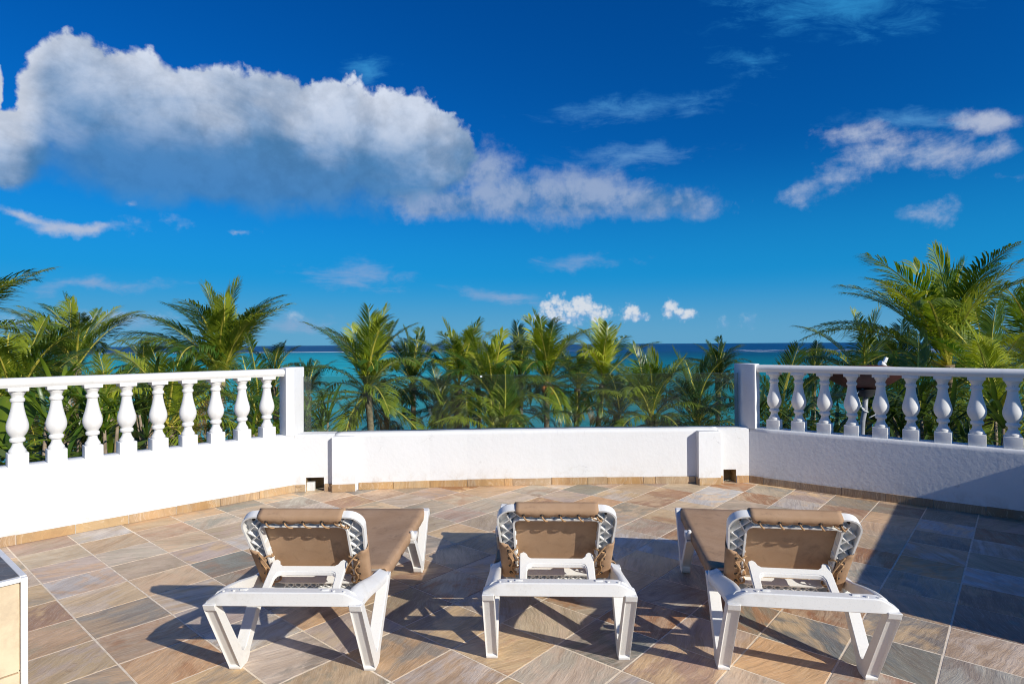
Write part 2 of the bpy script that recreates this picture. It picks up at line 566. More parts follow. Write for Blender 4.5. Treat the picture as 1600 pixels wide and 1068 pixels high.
def mat_slate(name, stops, light=1.0, gloss=0.42):
    """riven multicolour slate: every tile reads its own random number"""
    mt, t, out = material(name)
    oi = t.node('ShaderNodeObjectInfo')
    rn = oi.outputs['Random']
    wn1 = t.node('ShaderNodeTexWhiteNoise', noise_dimensions='1D')
    t.put(wn1.inputs['W'], t.m('MULTIPLY', rn, 917.3))
    r3 = t.sep(wn1.outputs['Color'])
    P = t.node('ShaderNodeTexCoord').outputs['Object']
    rot = t.node('ShaderNodeVectorRotate', rotation_type='Z_AXIS')
    t.put(rot.inputs['Vector'], P)
    t.put(rot.inputs['Angle'], t.m('MULTIPLY_ADD', r3[0], 1.5, -0.9))
    V = t.vm('ADD', rot.outputs[0], t.vm('SCALE', wn1.outputs['Color'], 40.0))
    warp = t.noise(V, 4.0, 3, 0.5, out=1)
    Vw = t.vm('ADD', V, t.vm('SCALE', t.vm('SUBTRACT', warp, (0.5, 0.5, 0.5)), 0.09))
    st = t.noise(t.map(Vw, scale=(1.5, 9.0, 1)), 1.6, 9, 0.64, 0.35)
    fine = t.noise(t.map(Vw, scale=(2.4, 26.0, 1)), 2.0, 7, 0.72, 0.4)
    big = t.noise(Vw, 3.6, 5, 0.6, 1.0)
    base = t.ramp(rn, stops)
    base2 = t.ramp(t.m('FRACT', t.m('ADD', rn, t.m('MULTIPLY_ADD', r3[1], 0.5, 0.2))), stops)
    c = t.mix(t.ss(t.m('MULTIPLY_ADD', big, 0.7, t.m('MULTIPLY', st, 0.45)), 0.52, 0.66, 0.0, 0.70), base, base2)
    dk = t.ss(t.m('MULTIPLY_ADD', fine, 0.55, t.m('MULTIPLY', st, 0.6)), 0.44, 0.66)
    c = t.mix(t.m('MULTIPLY', t.m('SUBTRACT', 1.0, dk), 0.60), c, t.mix(0.60, c, (0.19, 0.10, 0.05)))
    rust = t.m('MULTIPLY', t.ss(t.noise(Vw, 7.0, 7, 0.7, 1.2), 0.62, 0.72), t.ss(r3[2], 0.55, 0.75, 0.0, 0.7))
    c = t.mix(rust, c, (0.20, 0.105, 0.065))
    c = t.mix(t.ss(t.noise(Vw, 20.0, 6, 0.75), 0.62, 0.80, 0.0, 0.35), c, (0.62, 0.52, 0.42))
    wx = t.node('ShaderNodeNewGeometry').outputs['Position']
    patch = t.ss(t.noise(wx, 1.3, 5, 0.6), 0.35, 0.7, 0.86, 1.12)
    dust = t.ss(t.noise(wx, 60.0, 2, 0.5), 0.70, 0.76, 0.0, 0.35)
    c = t.vm('SCALE', c, t.m('MULTIPLY', patch, light))
    c = t.mix(dust, c, (0.55, 0.50, 0.44))
    grain = t.noise(t.map(Vw, scale=(7.0, 110.0, 1)), 2.0, 5, 0.75, 0.1)
    c = t.mix(t.ss(grain, 0.54, 0.70, 0.0, 0.24), c, t.mix(0.65, c, (0.10, 0.05, 0.025)))
    c = t.mix(t.ss(grain, 0.40, 0.46, 0.22, 0.0), c, (0.80, 0.70, 0.58))
    h = t.m('ADD', t.m('MULTIPLY', st, 1.3), t.m('ADD', t.m('MULTIPLY', fine, 0.6), t.m('MULTIPLY', grain, 0.15)))
    principled(t, out, c, t.ss(big, 0.3, 0.7, gloss, gloss + 0.22), 0.45, t.bump(h, 0.45, 0.011))
    return mt


SLATE = [(0.0, (0.72, 0.375, 0.145)), (0.12, (0.47, 0.435, 0.35)), (0.25, (0.80, 0.53, 0.255)), (0.37, (0.22, 0.24, 0.20)),
         (0.49, (0.73, 0.455, 0.235)), (0.61, (0.60, 0.59, 0.56)), (0.73, (0.46, 0.20, 0.07)), (0.86, (0.20, 0.215, 0.205)), (1.0, (0.82, 0.57, 0.325))]
M_TILE = mat_slate("riven_slate", SLATE, 1.10)
SKIRT = [(0.0, (0.50, 0.30, 0.12)), (0.3, (0.55, 0.36, 0.17)), (0.55, (0.42, 0.33, 0.22)), (0.8, (0.52, 0.30, 0.12)), (1.0, (0.40, 0.30, 0.20))]
M_SKIRT = mat_slate("gold_slate", SKIRT, 1.0, 0.5)
M_CREAM = mat_plain("cream_stone_tile", (0.66, 0.52, 0.345), 0.5, 0.4, 0.16, 14)
GREY = [(0.0, (0.11, 0.12, 0.125)), (0.5, (0.15, 0.155, 0.16)), (1.0, (0.10, 0.11, 0.12))]
M_GREY = mat_slate("grey_slate", GREY, 1.0, 0.4)


def mat_glass():
    mt, t, out = material("clear_tinted_glass")
    fr = t.node('ShaderNodeFresnel'); fr.inputs['IOR'].default_value = 1.5
    tr = t.node('ShaderNodeBsdfTransparent'); t.put(tr.inputs['Color'], (0.85, 0.905, 0.875))
    gl = t.node('ShaderNodeBsdfGlossy'); gl.inputs['Roughness'].default_value = 0.01
    t.put(gl.inputs['Color'], (0.95, 1, 0.97))
    mx = t.node('ShaderNodeMixShader')
    t.put(mx.inputs[0], t.m('MULTIPLY', fr.outputs[0], 1.0))
    t.l.new(tr.outputs[0], mx.inputs[1]); t.l.new(gl.outputs[0], mx.inputs[2])
    t.l.new(mx.outputs[0], out.inputs['Surface'])
    return mt


M_GLASS = mat_glass()
M_GLASS_EDGE = mat_plain("green_glass_edge", (0.03, 0.07, 0.06), 0.2, 0.5, 0.1)
M_GLASS_TOP = mat_plain("lit_glass_edge", (0.34, 0.42, 0.40), 0.25, 0.5, 0.1)  # upward edge painted paler than the side edges, for the light it catches


def mat_leaf(name, a, b, dry, trans=0.35, drych=0.12):
    mt, t, out = material(name)
    oi = t.node('ShaderNodeObjectInfo')
    rn = oi.outputs['Random']
    P = t.node('ShaderNodeTexCoord').outputs['Object']
    n = t.noise(P, 2.2, 4, 0.6)
    n2 = t.noise(P, 30.0, 2, 0.5)
    f = t.m('ADD', t.m('MULTIPLY', rn, 0.65), t.m('MULTIPLY_ADD', n, 0.7, -0.18))
    c = t.mix(t.ss(f, 0.1, 0.9), a, b)
    c = t.mix(t.ss(n2, 0.62, 0.72, 0.0, drych * 3), c, dry)
    p = principled(t, None, c, 0.36, 0.6)
    tr = t.node('ShaderNodeBsdfTranslucent')
    t.put(tr.inputs['Color'], t.vm('MULTIPLY', c, (1.5, 1.5, 0.6)))
    mx = t.node('ShaderNodeMixShader')
    mx.inputs[0].default_value = trans
    t.l.new(p, mx.inputs[1]); t.l.new(tr.outputs[0], mx.inputs[2])
    t.l.new(mx.outputs[0], out.inputs['Surface'])
    return mt


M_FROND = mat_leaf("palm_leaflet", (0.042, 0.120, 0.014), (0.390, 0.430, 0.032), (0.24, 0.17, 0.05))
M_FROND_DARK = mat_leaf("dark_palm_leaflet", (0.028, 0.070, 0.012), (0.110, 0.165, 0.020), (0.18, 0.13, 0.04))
M_RACHIS = mat_plain("yellow_green_rachis", (0.50, 0.43, 0.065), 0.5, 0.4, 0.3, 4)
M_DRY = mat_leaf("dry_frond", (0.16, 0.10, 0.04), (0.28, 0.18, 0.07), (0.10, 0.06, 0.03), 0.15)
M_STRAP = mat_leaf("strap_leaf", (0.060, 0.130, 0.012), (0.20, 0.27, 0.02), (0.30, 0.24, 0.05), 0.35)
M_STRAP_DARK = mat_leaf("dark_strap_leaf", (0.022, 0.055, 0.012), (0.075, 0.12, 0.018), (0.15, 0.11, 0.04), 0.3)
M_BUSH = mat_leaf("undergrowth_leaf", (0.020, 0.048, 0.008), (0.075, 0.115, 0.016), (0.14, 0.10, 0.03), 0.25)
M_TRUNK = mat_plain("palm_bark", (0.24, 0.185, 0.13), 0.9, 0.2, 0.4, 8, bump=0.5)
M_NUT = mat_plain("orange_coconut", (0.36, 0.12, 0.03), 0.5, 0.4, 0.3, 8)


# ------------------------------------------------------------------ setting: land, sea
def sheet(name, poly, z, mt, kind='structure'):
    mb = MB()
    mb.quad(*[(x, y, z) for x, y in poly])
    o = mb.build(name, mt)
    return tag(o, kind=kind)


LAND_Z = -8.6
SEA_Z = -9.0


def mat_sand():
    mt, t, out = material("beach_sand")
    P = t.node('ShaderNodeTexCoord').outputs['Object']
    n = t.noise(P, 0.6, 8, 0.65)
    c = t.mix(t.ss(n, 0.4, 0.6), (0.40, 0.33, 0.22), (0.05, 0.07, 0.02))
    principled(t, out, c, 0.9, 0.2, t.bump(n, 0.4, 0.1))
    return mt


def mat_sea():
    mt, t, out = material("sea_water")
    P = t.node('ShaderNodeNewGeometry').outputs['Position']
    x, y, z = t.sep(P)[:3]
    wob = t.m('SUBTRACT', t.noise(t.map(P, scale=(0.004, 0.010, 1)), 1.0, 4, 0.6), 0.5)
    # offshore distance at which the lagoon floor falls off; beyond the reef on the left, later and softer on the right
    edge = t.ss(x, -150, 260, 960, 700)
    yy = t.m('ADD', y, t.m('MULTIPLY', wob, 130.0))
    lag = t.ramp(t.ss(yy, 40, 950, 0, 1, 'LINEAR'), [(0.0, (0.095, 0.480, 0.510)), (0.10, (0.045, 0.510, 0.540)), (0.30, (0.010, 0.490, 0.540)), (0.62, (0.005, 0.400, 0.480)), (1.0, (0.004, 0.240, 0.360))])
    lag_r = t.ramp(t.ss(yy, 40, 760, 0, 1, 'LINEAR'), [(0.0, (0.060, 0.370, 0.380)), (0.12, (0.015, 0.330, 0.335)), (0.30, (0.004, 0.230, 0.260)), (0.6, (0.003, 0.125, 0.190)), (1.0, (0.003, 0.065, 0.160))])
    c = t.mix(t.ss(t.m('DIVIDE', x, t.m('MAXIMUM', y, 1.0)), -0.05, 0.12), lag, lag_r)
    patch = t.noise(t.map(P, scale=(0.012, 0.03, 1)), 1.0, 6, 0.62, 0.5)
    c = t.mix(t.ss(patch, 0.52, 0.72, 0.0, 0.45), c, (0.004, 0.075, 0.125))
    deep = t.ss(t.m('SUBTRACT', yy, edge), -5, t.ss(x, -100, 200, 25, 120))
    dcol = t.ramp(t.ss(y, 700, 6000, 0, 1, 'LINEAR'), [(0.0, (0.004, 0.075, 0.200)), (0.3, (0.004, 0.060, 0.185)), (1.0, (0.008, 0.080, 0.210))])
    c = t.mix(deep, c, dcol)
    # swell streaks
    st = t.noise(t.map(P, scale=(0.02, 0.22, 1)), 1.0, 7, 0.7, 0.3)
    c = t.mix(t.ss(st, 0.40, 0.66, 0.28, 0.0), c, (0.002, 0.05, 0.09))
    c = t.mix(t.ss(st, 0.62, 0.80, 0.0, 0.25), c, (0.10, 0.36, 0.38))
    # reef line and breakers
    brk = t.noise(t.map(P, scale=(0.022, 0.05, 1)), 1.0, 6, 0.7)
    reef = t.m('MULTIPLY', t.ss(t.m('ABSOLUTE', t.m('SUBTRACT', t.m('ADD', y, t.m('MULTIPLY', wob, 60.0)), 955.0)), 14, 50, 1.0, 0.0),
               t.m('MULTIPLY', t.ss(x, -60, 160, 1.0, 0.0), t.ss(brk, 0.28, 0.50)))
    far = t.m('MULTIPLY', t.ss(t.m('ABSOLUTE', t.m('SUBTRACT', t.m('ADD', y, t.m('MULTIPLY', wob, 500.0)), 790.0)), 90, 190, 1.0, 0.0),
              t.m('MULTIPLY', t.ss(x, 250, 330, 0.0, 1.0), t.ss(t.noise(t.map(P, scale=(0.10, 0.012, 1)), 1.0, 4, 0.7), 0.53, 0.59)))
    foam = t.m('MAXIMUM', reef, far)
    c = t.mix(foam, c, (0.80, 0.82, 0.84))
    wv = t.noise(t.map(P, scale=(0.25, 0.7, 1)), 1.0, 6, 0.65, 0.4)
    principled(t, out, c, 0.45, 0.10, t.bump(wv, 0.6, 0.5))
    return mt


M_SEA = mat_sea()
sheet('sea', [(-90000, 44), (90000, 44), (90000, 120000), (-90000, 120000)], SEA_Z, M_SEA)
sheet('ground', [(-400, -400), (400, -400), (400, 52), (-400, 52)], LAND_Z, mat_sand())

# ------------------------------------------------------------------ terrace geometry
WALL_TOP = 0.555
CL = Vector((-2.123, 5.79)); UL = Vector((-0.700, -0.714)).normalized(); NL = Vector((UL.y, -UL.x))       # left wall: corner, direction towards us, outward normal
CR = Vector((2.414, 6.077)); UR = Vector((0.775, -0.632)).normalized(); NR = Vector((-UR.y, UR.x))
if NL.dot(CL) < 0: NL = -NL
if NR.dot(CR) < 0: NR = -NR
LEN_L, LEN_R = 2.95, 3.35
THK = 0.20
front = [(-2.123, 5.79), (-1.74, 5.835), (-1.53, 5.868), (-1.18, 5.905), (-0.826, 5.950), (-0.457, 5.982), (0, 6.008), (0.389, 6.030), (0.957, 6.050), (1.45, 6.058), (1.87, 6.062), (2.09, 6.068), (2.414, 6.077)]
EL = CL + UL * LEN_L
ER = CR + UR * LEN_R
outer = [(EL + NL * THK), (CL + NL * THK)]
hull = [tuple(EL + NL * 0.1), (-5.2, 2.4), (-5.2, -3.5), (6.4, -3.5), (6.4, 2.6), tuple(ER + NR * 0.1), (2.50, 6.18), (-2.19, 5.92)]

# building under the terrace
body = [(-4.40, 3.84), (-5.4, 2.5), (-5.4, -3.7), (6.6, -3.7), (6.6, 2.7), (5.16, 4.12), (2.55, 6.29), (0.4, 6.24), (-2.25, 6.02)]
mb = MB()
mb.prism([tuple(p) for p in body], LAND_Z, -0.03)
hb = mb.build('house', M_WALL)
tag(hb, 'white stucco house that carries the roof terrace', 'house')

# floor: grout bed with slate tiles
floor = sheet('terrace_floor', hull, -0.0014, M_GROUT)
TS, GAP = 0.350, 0.0084
TH = math.atan2(798.0, 930.0)
TU = Vector((math.sin(TH), math.cos(TH))); TV = Vector((-TU.y, TU.x))
T0 = Vector((0.203, 2.822))


def hull_in(p):
    n = len(hull)
    for i in range(n):
        a, b = hull[i], hull[(i + 1) % n]
        if (b[0] - a[0]) * (p[1] - a[1]) - (b[1] - a[1]) * (p[0] - a[0]) < 0:
            return False
    return True


def tile_mesh(seed):
    r = random.Random(seed)
    mb = MB()
    h = (TS - GAP) / 2
    j = [r.uniform(-.0013, .0013) for _ in range(8)]
    top = [(-h + j[0], -h + j[1]), (h + j[2], -h + j[3]), (h + j[4], h + j[5]), (-h + j[6], h + j[7])]
    c = 0.0009
    rows = [[mb.bm.verts.new((x - math.copysign(c, x), y - math.copysign(c, y), 0.0)) for x, y in top],
            [mb.bm.verts.new((x, y, -c)) for x, y in top], [mb.bm.verts.new((x, y, -0.009)) for x, y in top]]
    mb.bm.faces.new(rows[0])
    for A, B in zip(rows, rows[1:]):
        for a in range(4):
            mb.bm.faces.new((A[a], B[a], B[(a + 1) % 4], A[(a + 1) % 4]))
    me = mb.build('tile', M_TILE, mesh_only=True)
    return me


tile_meshes = [tile_mesh(100 + i) for i in range(6)]
cells = []
for i in range(-22, 23):
    for j in range(-22, 23):
        c = T0 + TU * (TS * (i + 0.5)) + TV * (TS * (j + 0.5))
        h = (TS - GAP) / 2
        cor = [c + TU * a * h + TV * b * h for a, b in ((1, 1), (-1, 1), (-1, -1), (1, -1))]
        ins = [hull_in(p) for p in cor]
        poly = [tuple(p) for p in cor]
        if not any(ins) and not hull_in(c):
            continue
        whole = all(ins)
        vis = any(p.y > 2.15 and abs(p.x) < 0.90 * p.y + 0.05 for p in cor)
        cells.append((c, poly, whole, vis, -c.y if vis else 99))
cells.sort(key=lambda q: q[4])
n_tiles = 0
rest = MB()
for c, poly, whole, vis, _ in cells:
    tilt = (rnd.uniform(-.0016, .0016), rnd.uniform(-.0016, .0016))
    if whole and vis and n_tiles < 296:
        o = bpy.data.objects.new('tile', rnd.choice(tile_meshes))
        o.location = (c.x, c.y, rnd.uniform(-.0006, .0006))
        # rows run along the view diagonal; keep mesh axes on the grid
        o.rotation_euler = (tilt[0], tilt[1], math.atan2(TU.y, TU.x) + (PI if rnd.random() < .5 else 0))
        link(o, floor)
        n_tiles += 1
    else:
        pl = clip_convex(poly if Vector((poly[1][0] - poly[0][0], poly[1][1] - poly[0][1])).cross(Vector((poly[2][0] - poly[1][0], poly[2][1] - poly[1][1]))) > 0 else poly[::-1], hull)
        if len(pl) < 3:
            continue
        if vis and n_tiles < 296:
            mbt = MB()
            mbt.prism([(p[0] - c.x, p[1] - c.y) for p in pl], -0.009, 0.0)
            o = mbt.build('tile', M_TILE, floor)
            o.location = (c.x, c.y, 0)
            n_tiles += 1
        else:
            rest.prism(pl, -0.009, 0.0)
ro = rest.build('tile', M_TILE, floor)
tag(ro, kind='stuff')


# ------------------------------------------------------------------ parapets
def strip_wall(mb, inner, outer_, z0, z1, jag=0.0):
    """solid wall between two polylines, with a softly uneven rounded top"""
    n = len(inner)
    rows = []
    r = random.Random(n * 13 + 5)
    for k in range(n):
        a = Vector(inner[k]); b = Vector(outer_[k])
        d = (b - a)
        dz = r.uniform(-jag, jag)
        prof = [(0.0, z0), (0.0, z1 - 0.035), (0.015, z1 - 0.012), (0.06, z1 - 0.001), (0.5, z1 + 0.002), (0.94, z1 - 0.001), (0.985, z1 - 0.012), (1.0, z1 - 0.035), (1.0, z0)]
        rows.append([mb.bm.verts.new((a.x + d.x * t, a.y + d.y * t, z + (dz if z > z1 - 0.1 else 0))) for t, z in prof])
    m = len(rows[0])
    for A, B in zip(rows, rows[1:]):
        for q in range(m - 1):
            f = mb.bm.faces.new((A[q], A[q + 1], B[q + 1], B[q]))
            f.smooth = 0 < q < m - 2
        f = mb.bm.faces.new((A[m - 1], A[0], B[0], B[m - 1]))
    mb.bm.faces.new(rows[0]); mb.bm.faces.new(rows[-1][::-1])


def lerp_poly(a, b, n, da, db):
    """inner and outer rows along a straight wall"""
    return [tuple(Vector(a).lerp(Vector(b), k / n)) for k in range(n + 1)]


def skirting(parent, pts, start=0.0, mt=M_SKIRT, h=0.070, t=0.011, length=TS):
    """row of skirting tiles along a polyline (inside lies to the right when walking), each tile a piece of its own"""
    r = random.Random(int(abs(pts[0][0]) * 1000))
    P = [Vector(p) for p in pts]
    for a, b in zip(P, P[1:]):
        d = b - a
        L = d.length
        u = d / L
        nrm = Vector((u.y, -u.x))
        s = 0.0
        nxt = start if start > 0.02 else length
        while s < L - 1e-4:
            e = min(L, nxt)
            if L - e < 0.05:
                e = L
            if e - s > 0.02:
                mb = MB()
                g = 0.0022
                hh = h + r.uniform(-.003, .003)
                q0 = a + u * (s + g); q1 = a + u * (e - g)
                c = (q0 + q1) / 2
                poly = [q0 + nrm * t, q1 + nrm * t, q1 - nrm * 0.002, q0 - nrm * 0.002]
                pl = [(p.x - c.x, p.y - c.y) for p in poly]
                area = sum(pl[i][0] * pl[(i + 1) % 4][1] - pl[(i + 1) % 4][0] * pl[i][1] for i in range(4))
                if area < 0:
                    pl = pl[::-1]
                mb.prism(pl, 0.0015, hh, 0.002)
                o = mb.build('skirting_tile', mt, parent)
                o.location = (c.x - parent.location.x, c.y - parent.location.y, 0)
            s = e
            nxt = e + length
        start = 0


# front parapet -----------------------------------------------------
fp = empty('parapet_wall', (0, 0, 0))
tag(fp, 'low white curved parapet wall along the seaward edge under the glass', 'parapet')
fi = [p for p in front if -1.75 < p[0] < 2.1]


def smooth_rows(pts, n=5):
    out = []
    for a, b in zip(pts, pts[1:]):
        for k in range(n):
            out.append((a[0] + (b[0] - a[0]) * k / n, a[1] + (b[1] - a[1]) * k / n))
    out.append(pts[-1])
    return out


fi2 = smooth_rows(fi, 4)
mb = MB()
strip_wall(mb, fi2, [(p[0] * 1.012, p[1] + THK) for p in fi2], -0.005, WALL_TOP, 0.0016)
mb.build('wall_body', M_WALL, fp)


def corner_piece(parent, a, b, hole, depth=0.15):
    """short wall a-b (left to right seen from inside) with a square drain opening through its foot"""
    a = Vector(a); b = Vector(b)
    u = (b - a).normalized(); L = (b - a).length
    n = Vector((-u.y, u.x))                   # outward
    h0, h1, hz = hole
    mb = MB()
    def P(s, z, d=0.0):
        q = a + u * s + n * d
        return (q.x, q.y, z)
    V = {}
    def v(s, z, d=0.0):
        kx = (round(s, 4), round(z, 4), round(d, 4))
        if kx not in V:
            V[kx] = mb.bm.verts.new(P(s, z, d))
        return V[kx]
    T = WALL_TOP - 0.012
    def F(*vs, mi=0):
        f = mb.bm.faces.new(vs); f.material_index = mi
    z0 = -0.004
    F(v(0, z0), v(h0, z0), v(h0, hz), v(0, hz)); F(v(h1, z0), v(L, z0), v(L, hz), v(h1, hz))
    F(v(0, hz), v(h0, hz), v(h0, T), v(0, T)); F(v(h0, hz), v(h1, hz), v(h1, T), v(h0, T)); F(v(h1, hz), v(L, hz), v(L, T), v(h1, T))
    for (s0, s1) in ((0, h0), (h0, h1), (h1, L)):
        F(v(s0, T), v(s1, T), v(s1, WALL_TOP, 0.02), v(s0, WALL_TOP, 0.02))
        F(v(s0, WALL_TOP, 0.02), v(s1, WALL_TOP, 0.02), v(s1, WALL_TOP, THK), v(s0, WALL_TOP, THK))
        F(v(s0, WALL_TOP, THK), v(s1, WALL_TOP, THK), v(s1, z0, THK), v(s0, z0, THK))
    # the opening
    F(v(h0, z0), v(h0, z0, depth), v(h0, hz, depth), v(h0, hz), mi=1)
    F(v(h1, z0), v(h1, hz), v(h1, hz, depth), v(h1, z0, depth), mi=1)
    F(v(h0, hz), v(h0, hz, depth), v(h1, hz, depth), v(h1, hz), mi=1)
    F(v(h0, z0, depth), v(h1, z0, depth), v(h1, hz, depth), v(h0, hz, depth), mi=1)
    o = mb.build('drain_corner', [M_WALL, M_HOLE], parent)
    # skirting either side of the opening
    r1 = [tuple(a + u * 0.004), tuple(a + u * (h0 - 0.004))]
    r2 = [tuple(a + u * (h1 + 0.004)), tuple(a + u * (L - 0.004))]
    return r1, r2


lA, lB = (-2.119, 5.793), (-1.742, 5.836)
r1, r2 = corner_piece(fp, lA, lB, (0.105, 0.275, 0.135))
for q in (r1, r2):
    skirting(fp, q)
# a broken pipe stub inside the left opening
mb = MB()
mb.box((-1.985, 5.860, 0.04), (0.075, 0.05, 0.085), Matrix.Rotation(0.1, 3, 'Z'), 0.006)
mb.build('mortar_lump', M_WALL, fp)
rA, rB = (2.092, 6.0685), (2.412, 6.0768)
r1, r2 = corner_piece(fp, rA, rB, (0.055, 0.185, 0.135))
for q in (r1, r2):
    skirting(fp, q)

# pilasters
for poly, lab in (([(-1.752, 5.775), (-1.535, 5.808), (-1.535, 5.93), (-1.752, 5.93)], 'left'), ([(1.868, 5.975), (2.092, 5.985), (2.092, 6.10), (1.868, 6.10)], 'right')):
    mb = MB()
    mb.prism(poly, -0.004, WALL_TOP - 0.018, 0.014)
    mb.build('pilaster', M_WALL, fp, 40)
    a, b, c, d = poly
    skirting(fp, [(a[0], a[1] + 0.075), a, b])
skirting(fp, [(-1.520, 5.871)] + [p for p in front if -1.5 < p[0] < 1.8] + [(1.855, 6.0618)], length=0.37)

# glass screen --------------------------------------------------------
gx = [-2.135, -1.235, -0.318, 0.592, 1.470, 2.345]


def gy(x):
    for a, b in zip(front, front[1:]):
        if a[0] <= x <= b[0]:
            return a[1] + (b[1] - a[1]) * (x - a[0]) / (b[0] - a[0]) + 0.10
    return (front[0] if x < 0 else front[-1])[1] + 0.12


gscreen = empty('glass_screen', (0, 0, 0))
tag(gscreen, 'frameless clear glass screen standing on the white front parapet', 'glass screen')
for i in range(5):
    x0, x1 = gx[i] + 0.005, gx[i + 1] - 0.005
    a = Vector((x0, gy(x0) + (0.11 if i == 0 else 0))); b = Vector((x1, gy(x1)))
    u = (b - a).normalized(); n = Vector((-u.y, u.x)) * 0.005
    mb = MB()
    zt = 1.108 + (0.004 if i == 4 else 0)
    poly = [tuple(a - n), tuple(b - n), tuple(b + n), tuple(a + n)]
    fs = mb.prism(poly, WALL_TOP - 0.01, zt)
    for f in mb.bm.faces:
        nn = f.calc_center_median()
    mb.bm.normal_update()
    for f in mb.bm.faces:
        if abs(f.normal.z) > 0.5 or f.calc_area() < 0.02:
            f.material_index = 2 if f.normal.z > 0.5 else 1
    mb.build('glass_pane', [M_GLASS, M_GLASS_EDGE, M_GLASS_TOP], gscreen)
for x in (-0.318,):
    mb = MB()
    mb.box((x, gy(x), 1.095), (0.022, 0.022, 0.016), None, 0.003)
    mb.build('clip', M_WHITE, gscreen)

# balustrades -----------------------------------------------------------
BAL_H = 0.568


def baluster_mesh():
    mb = MB()
    q = 0.061
    mb.box((0, 0, 0.045), (q * 2, q * 2, 0.094), None, 0.005)
    H = BAL_H
    prof = [(.16, .052), (.175, .056), (.195, .055), (.215, .046), (.245, .037), (.275, .033), (.293, .035), (.30, .046), (.315, .0505), (.335, .0505), (.35, .046), (.356, .040), (.37, .043),
            (.40, .056), (.44, .0665), (.48, .0715), (.52, .071), (.57, .0645), (.63, .0545), (.70, .0455), (.76, .0395), (.80, .0375), (.812, .0375), (.818, .0445), (.83, .0475), (.85, .0475), (.862, .044),
            (.866, .0385), (.885, .0385), (.91, .0435), (.93, .0515), (.945, .055), (.955, .055)]
    mb.lathe([(r * 0.945, f * H) for f, r in prof], 22)
    mb.box((0, 0, H - 0.011), (0.122, 0.122, 0.030), None, 0.004)
    return mb.build('baluster', M_CAST, mesh_only=True, smooth=35)


BAL_ME = baluster_mesh()


def rail(mb, a, b, half=0.072, z0=1.125, z1=1.197):
    a = Vector(a); b = Vector(b)
    u = (b - a).normalized(); n = Vector((-u.y, u.x))
    prof = [(-half * 0.80, z0), (-half * 0.86, z0 + 0.010), (-half, z0 + 0.022), (-half * 1.02, z0 + 0.040), (-half * 0.95, z1 - 0.016), (-half * 0.75, z1 - 0.004), (-half * 0.4, z1),
            (half * 0.4, z1), (half * 0.75, z1 - 0.004), (half * 0.95, z1 - 0.016), (half * 1.02, z0 + 0.040), (half, z0 + 0.022), (half * 0.86, z0 + 0.010), (half * 0.80, z0)]
    N = 12
    rows = []
    r = random.Random(3)
    for k in range(N + 1):
        c = a.lerp(b, k / N)
        j = r.uniform(-.0012, .0012)
        rows.append([mb.bm.verts.new((c.x + n.x * o, c.y + n.y * o, z + j)) for o, z in prof])
    m = len(prof)
    for A, B in zip(rows, rows[1:]):
        for q in range(m):
            f = mb.bm.faces.new((A[q], A[(q + 1) % m], B[(q + 1) % m], B[q]))
            f.smooth = True
    mb.bm.faces.new(rows[0]); mb.bm.faces.new(rows[-1][::-1])


def balustrade(C, U, N, length, post_poly, label, s0, count, skirt_start, skirt_mat, flip):
    root = empty('balustrade', (C.x, C.y, 0))
    tag(root, label, 'balustrade')
    loc = Vector((C.x, C.y))
    n = 14
    ins = [C + U * (-0.03 + (length + 0.03) * k / n) for k in range(n + 1)]
    ous = [p + N * THK for p in ins]
    mb = MB()
    strip_wall(mb, [tuple(p - loc) for p in ins], [tuple(p - loc) for p in ous], -0.005, WALL_TOP, 0.001)
    mb.build('wall_body', M_WALL, root)
    mb = MB()
    a = C + N * 0.10 + U * 0.02 - loc
    b = C + N * 0.10 + U * (length + 0.02) - loc
    rail(mb, a, b)
    mb.build('rail', M_CAST, root, 40)
    mb = MB()
    pp = [Vector(p) - loc for p in post_poly]
    mb.prism([tuple(p) for p in pp], WALL_TOP - 0.004, 1.207, 0.010)
    mb.build('post', M_WALL, root, 40)
    ang = math.atan2(U.y, U.x)
    for k in range(count):
        s = s0 + k * 0.2307
        if s > length - 0.05:
            break
        p = C + N * 0.10 + U * s - loc
        o = bpy.data.objects.new('baluster', BAL_ME)
        o.location = (p.x, p.y, WALL_TOP + 0.0015)
        o.rotation_euler = (rnd.uniform(-.004, .004), rnd.uniform(-.004, .004), ang + rnd.uniform(-.03, .03))
        link(o, root)
    return root


pL = [(-2.181, 5.737), (-2.121, 5.7885), (-2.108, 6.03), (-2.25, 6.06), (-2.285, 5.845)]
bl = balustrade(CL, UL, NL, LEN_L, pL, 'sunlit white balustrade on the left, its low wall blazing white', 0.2245, 12, 0, M_SKIRT, False)
pR = [(2.412, 6.0755), (2.460, 6.036), (2.556, 6.155), (2.50, 6.32), (2.342, 6.28)]
br = balustrade(CR, UR, NR, LEN_R, pR, 'white balustrade on the right in grazing light, a dish behind it', 0.218, 14, 0, M_SKIRT, True)
# skirting: walk so that the inside lies on the right hand
skirting(bl, [tuple(EL), tuple(CL - UL * 0.002)], start=LEN_L - 8 * TS + 0.010 if LEN_L - 8 * TS > 0 else 0)
SK_R = mat_slate("brown_slate", [(0.0, (0.30, 0.19, 0.10)), (0.4, (0.36, 0.26, 0.17)), (0.7, (0.28, 0.22, 0.16)), (1.0, (0.40, 0.27, 0.15))], 1.0, 0.5)
skirting(br, [tuple(CR + UR * 0.003), tuple(ER)], start=0.135, mt=SK_R)


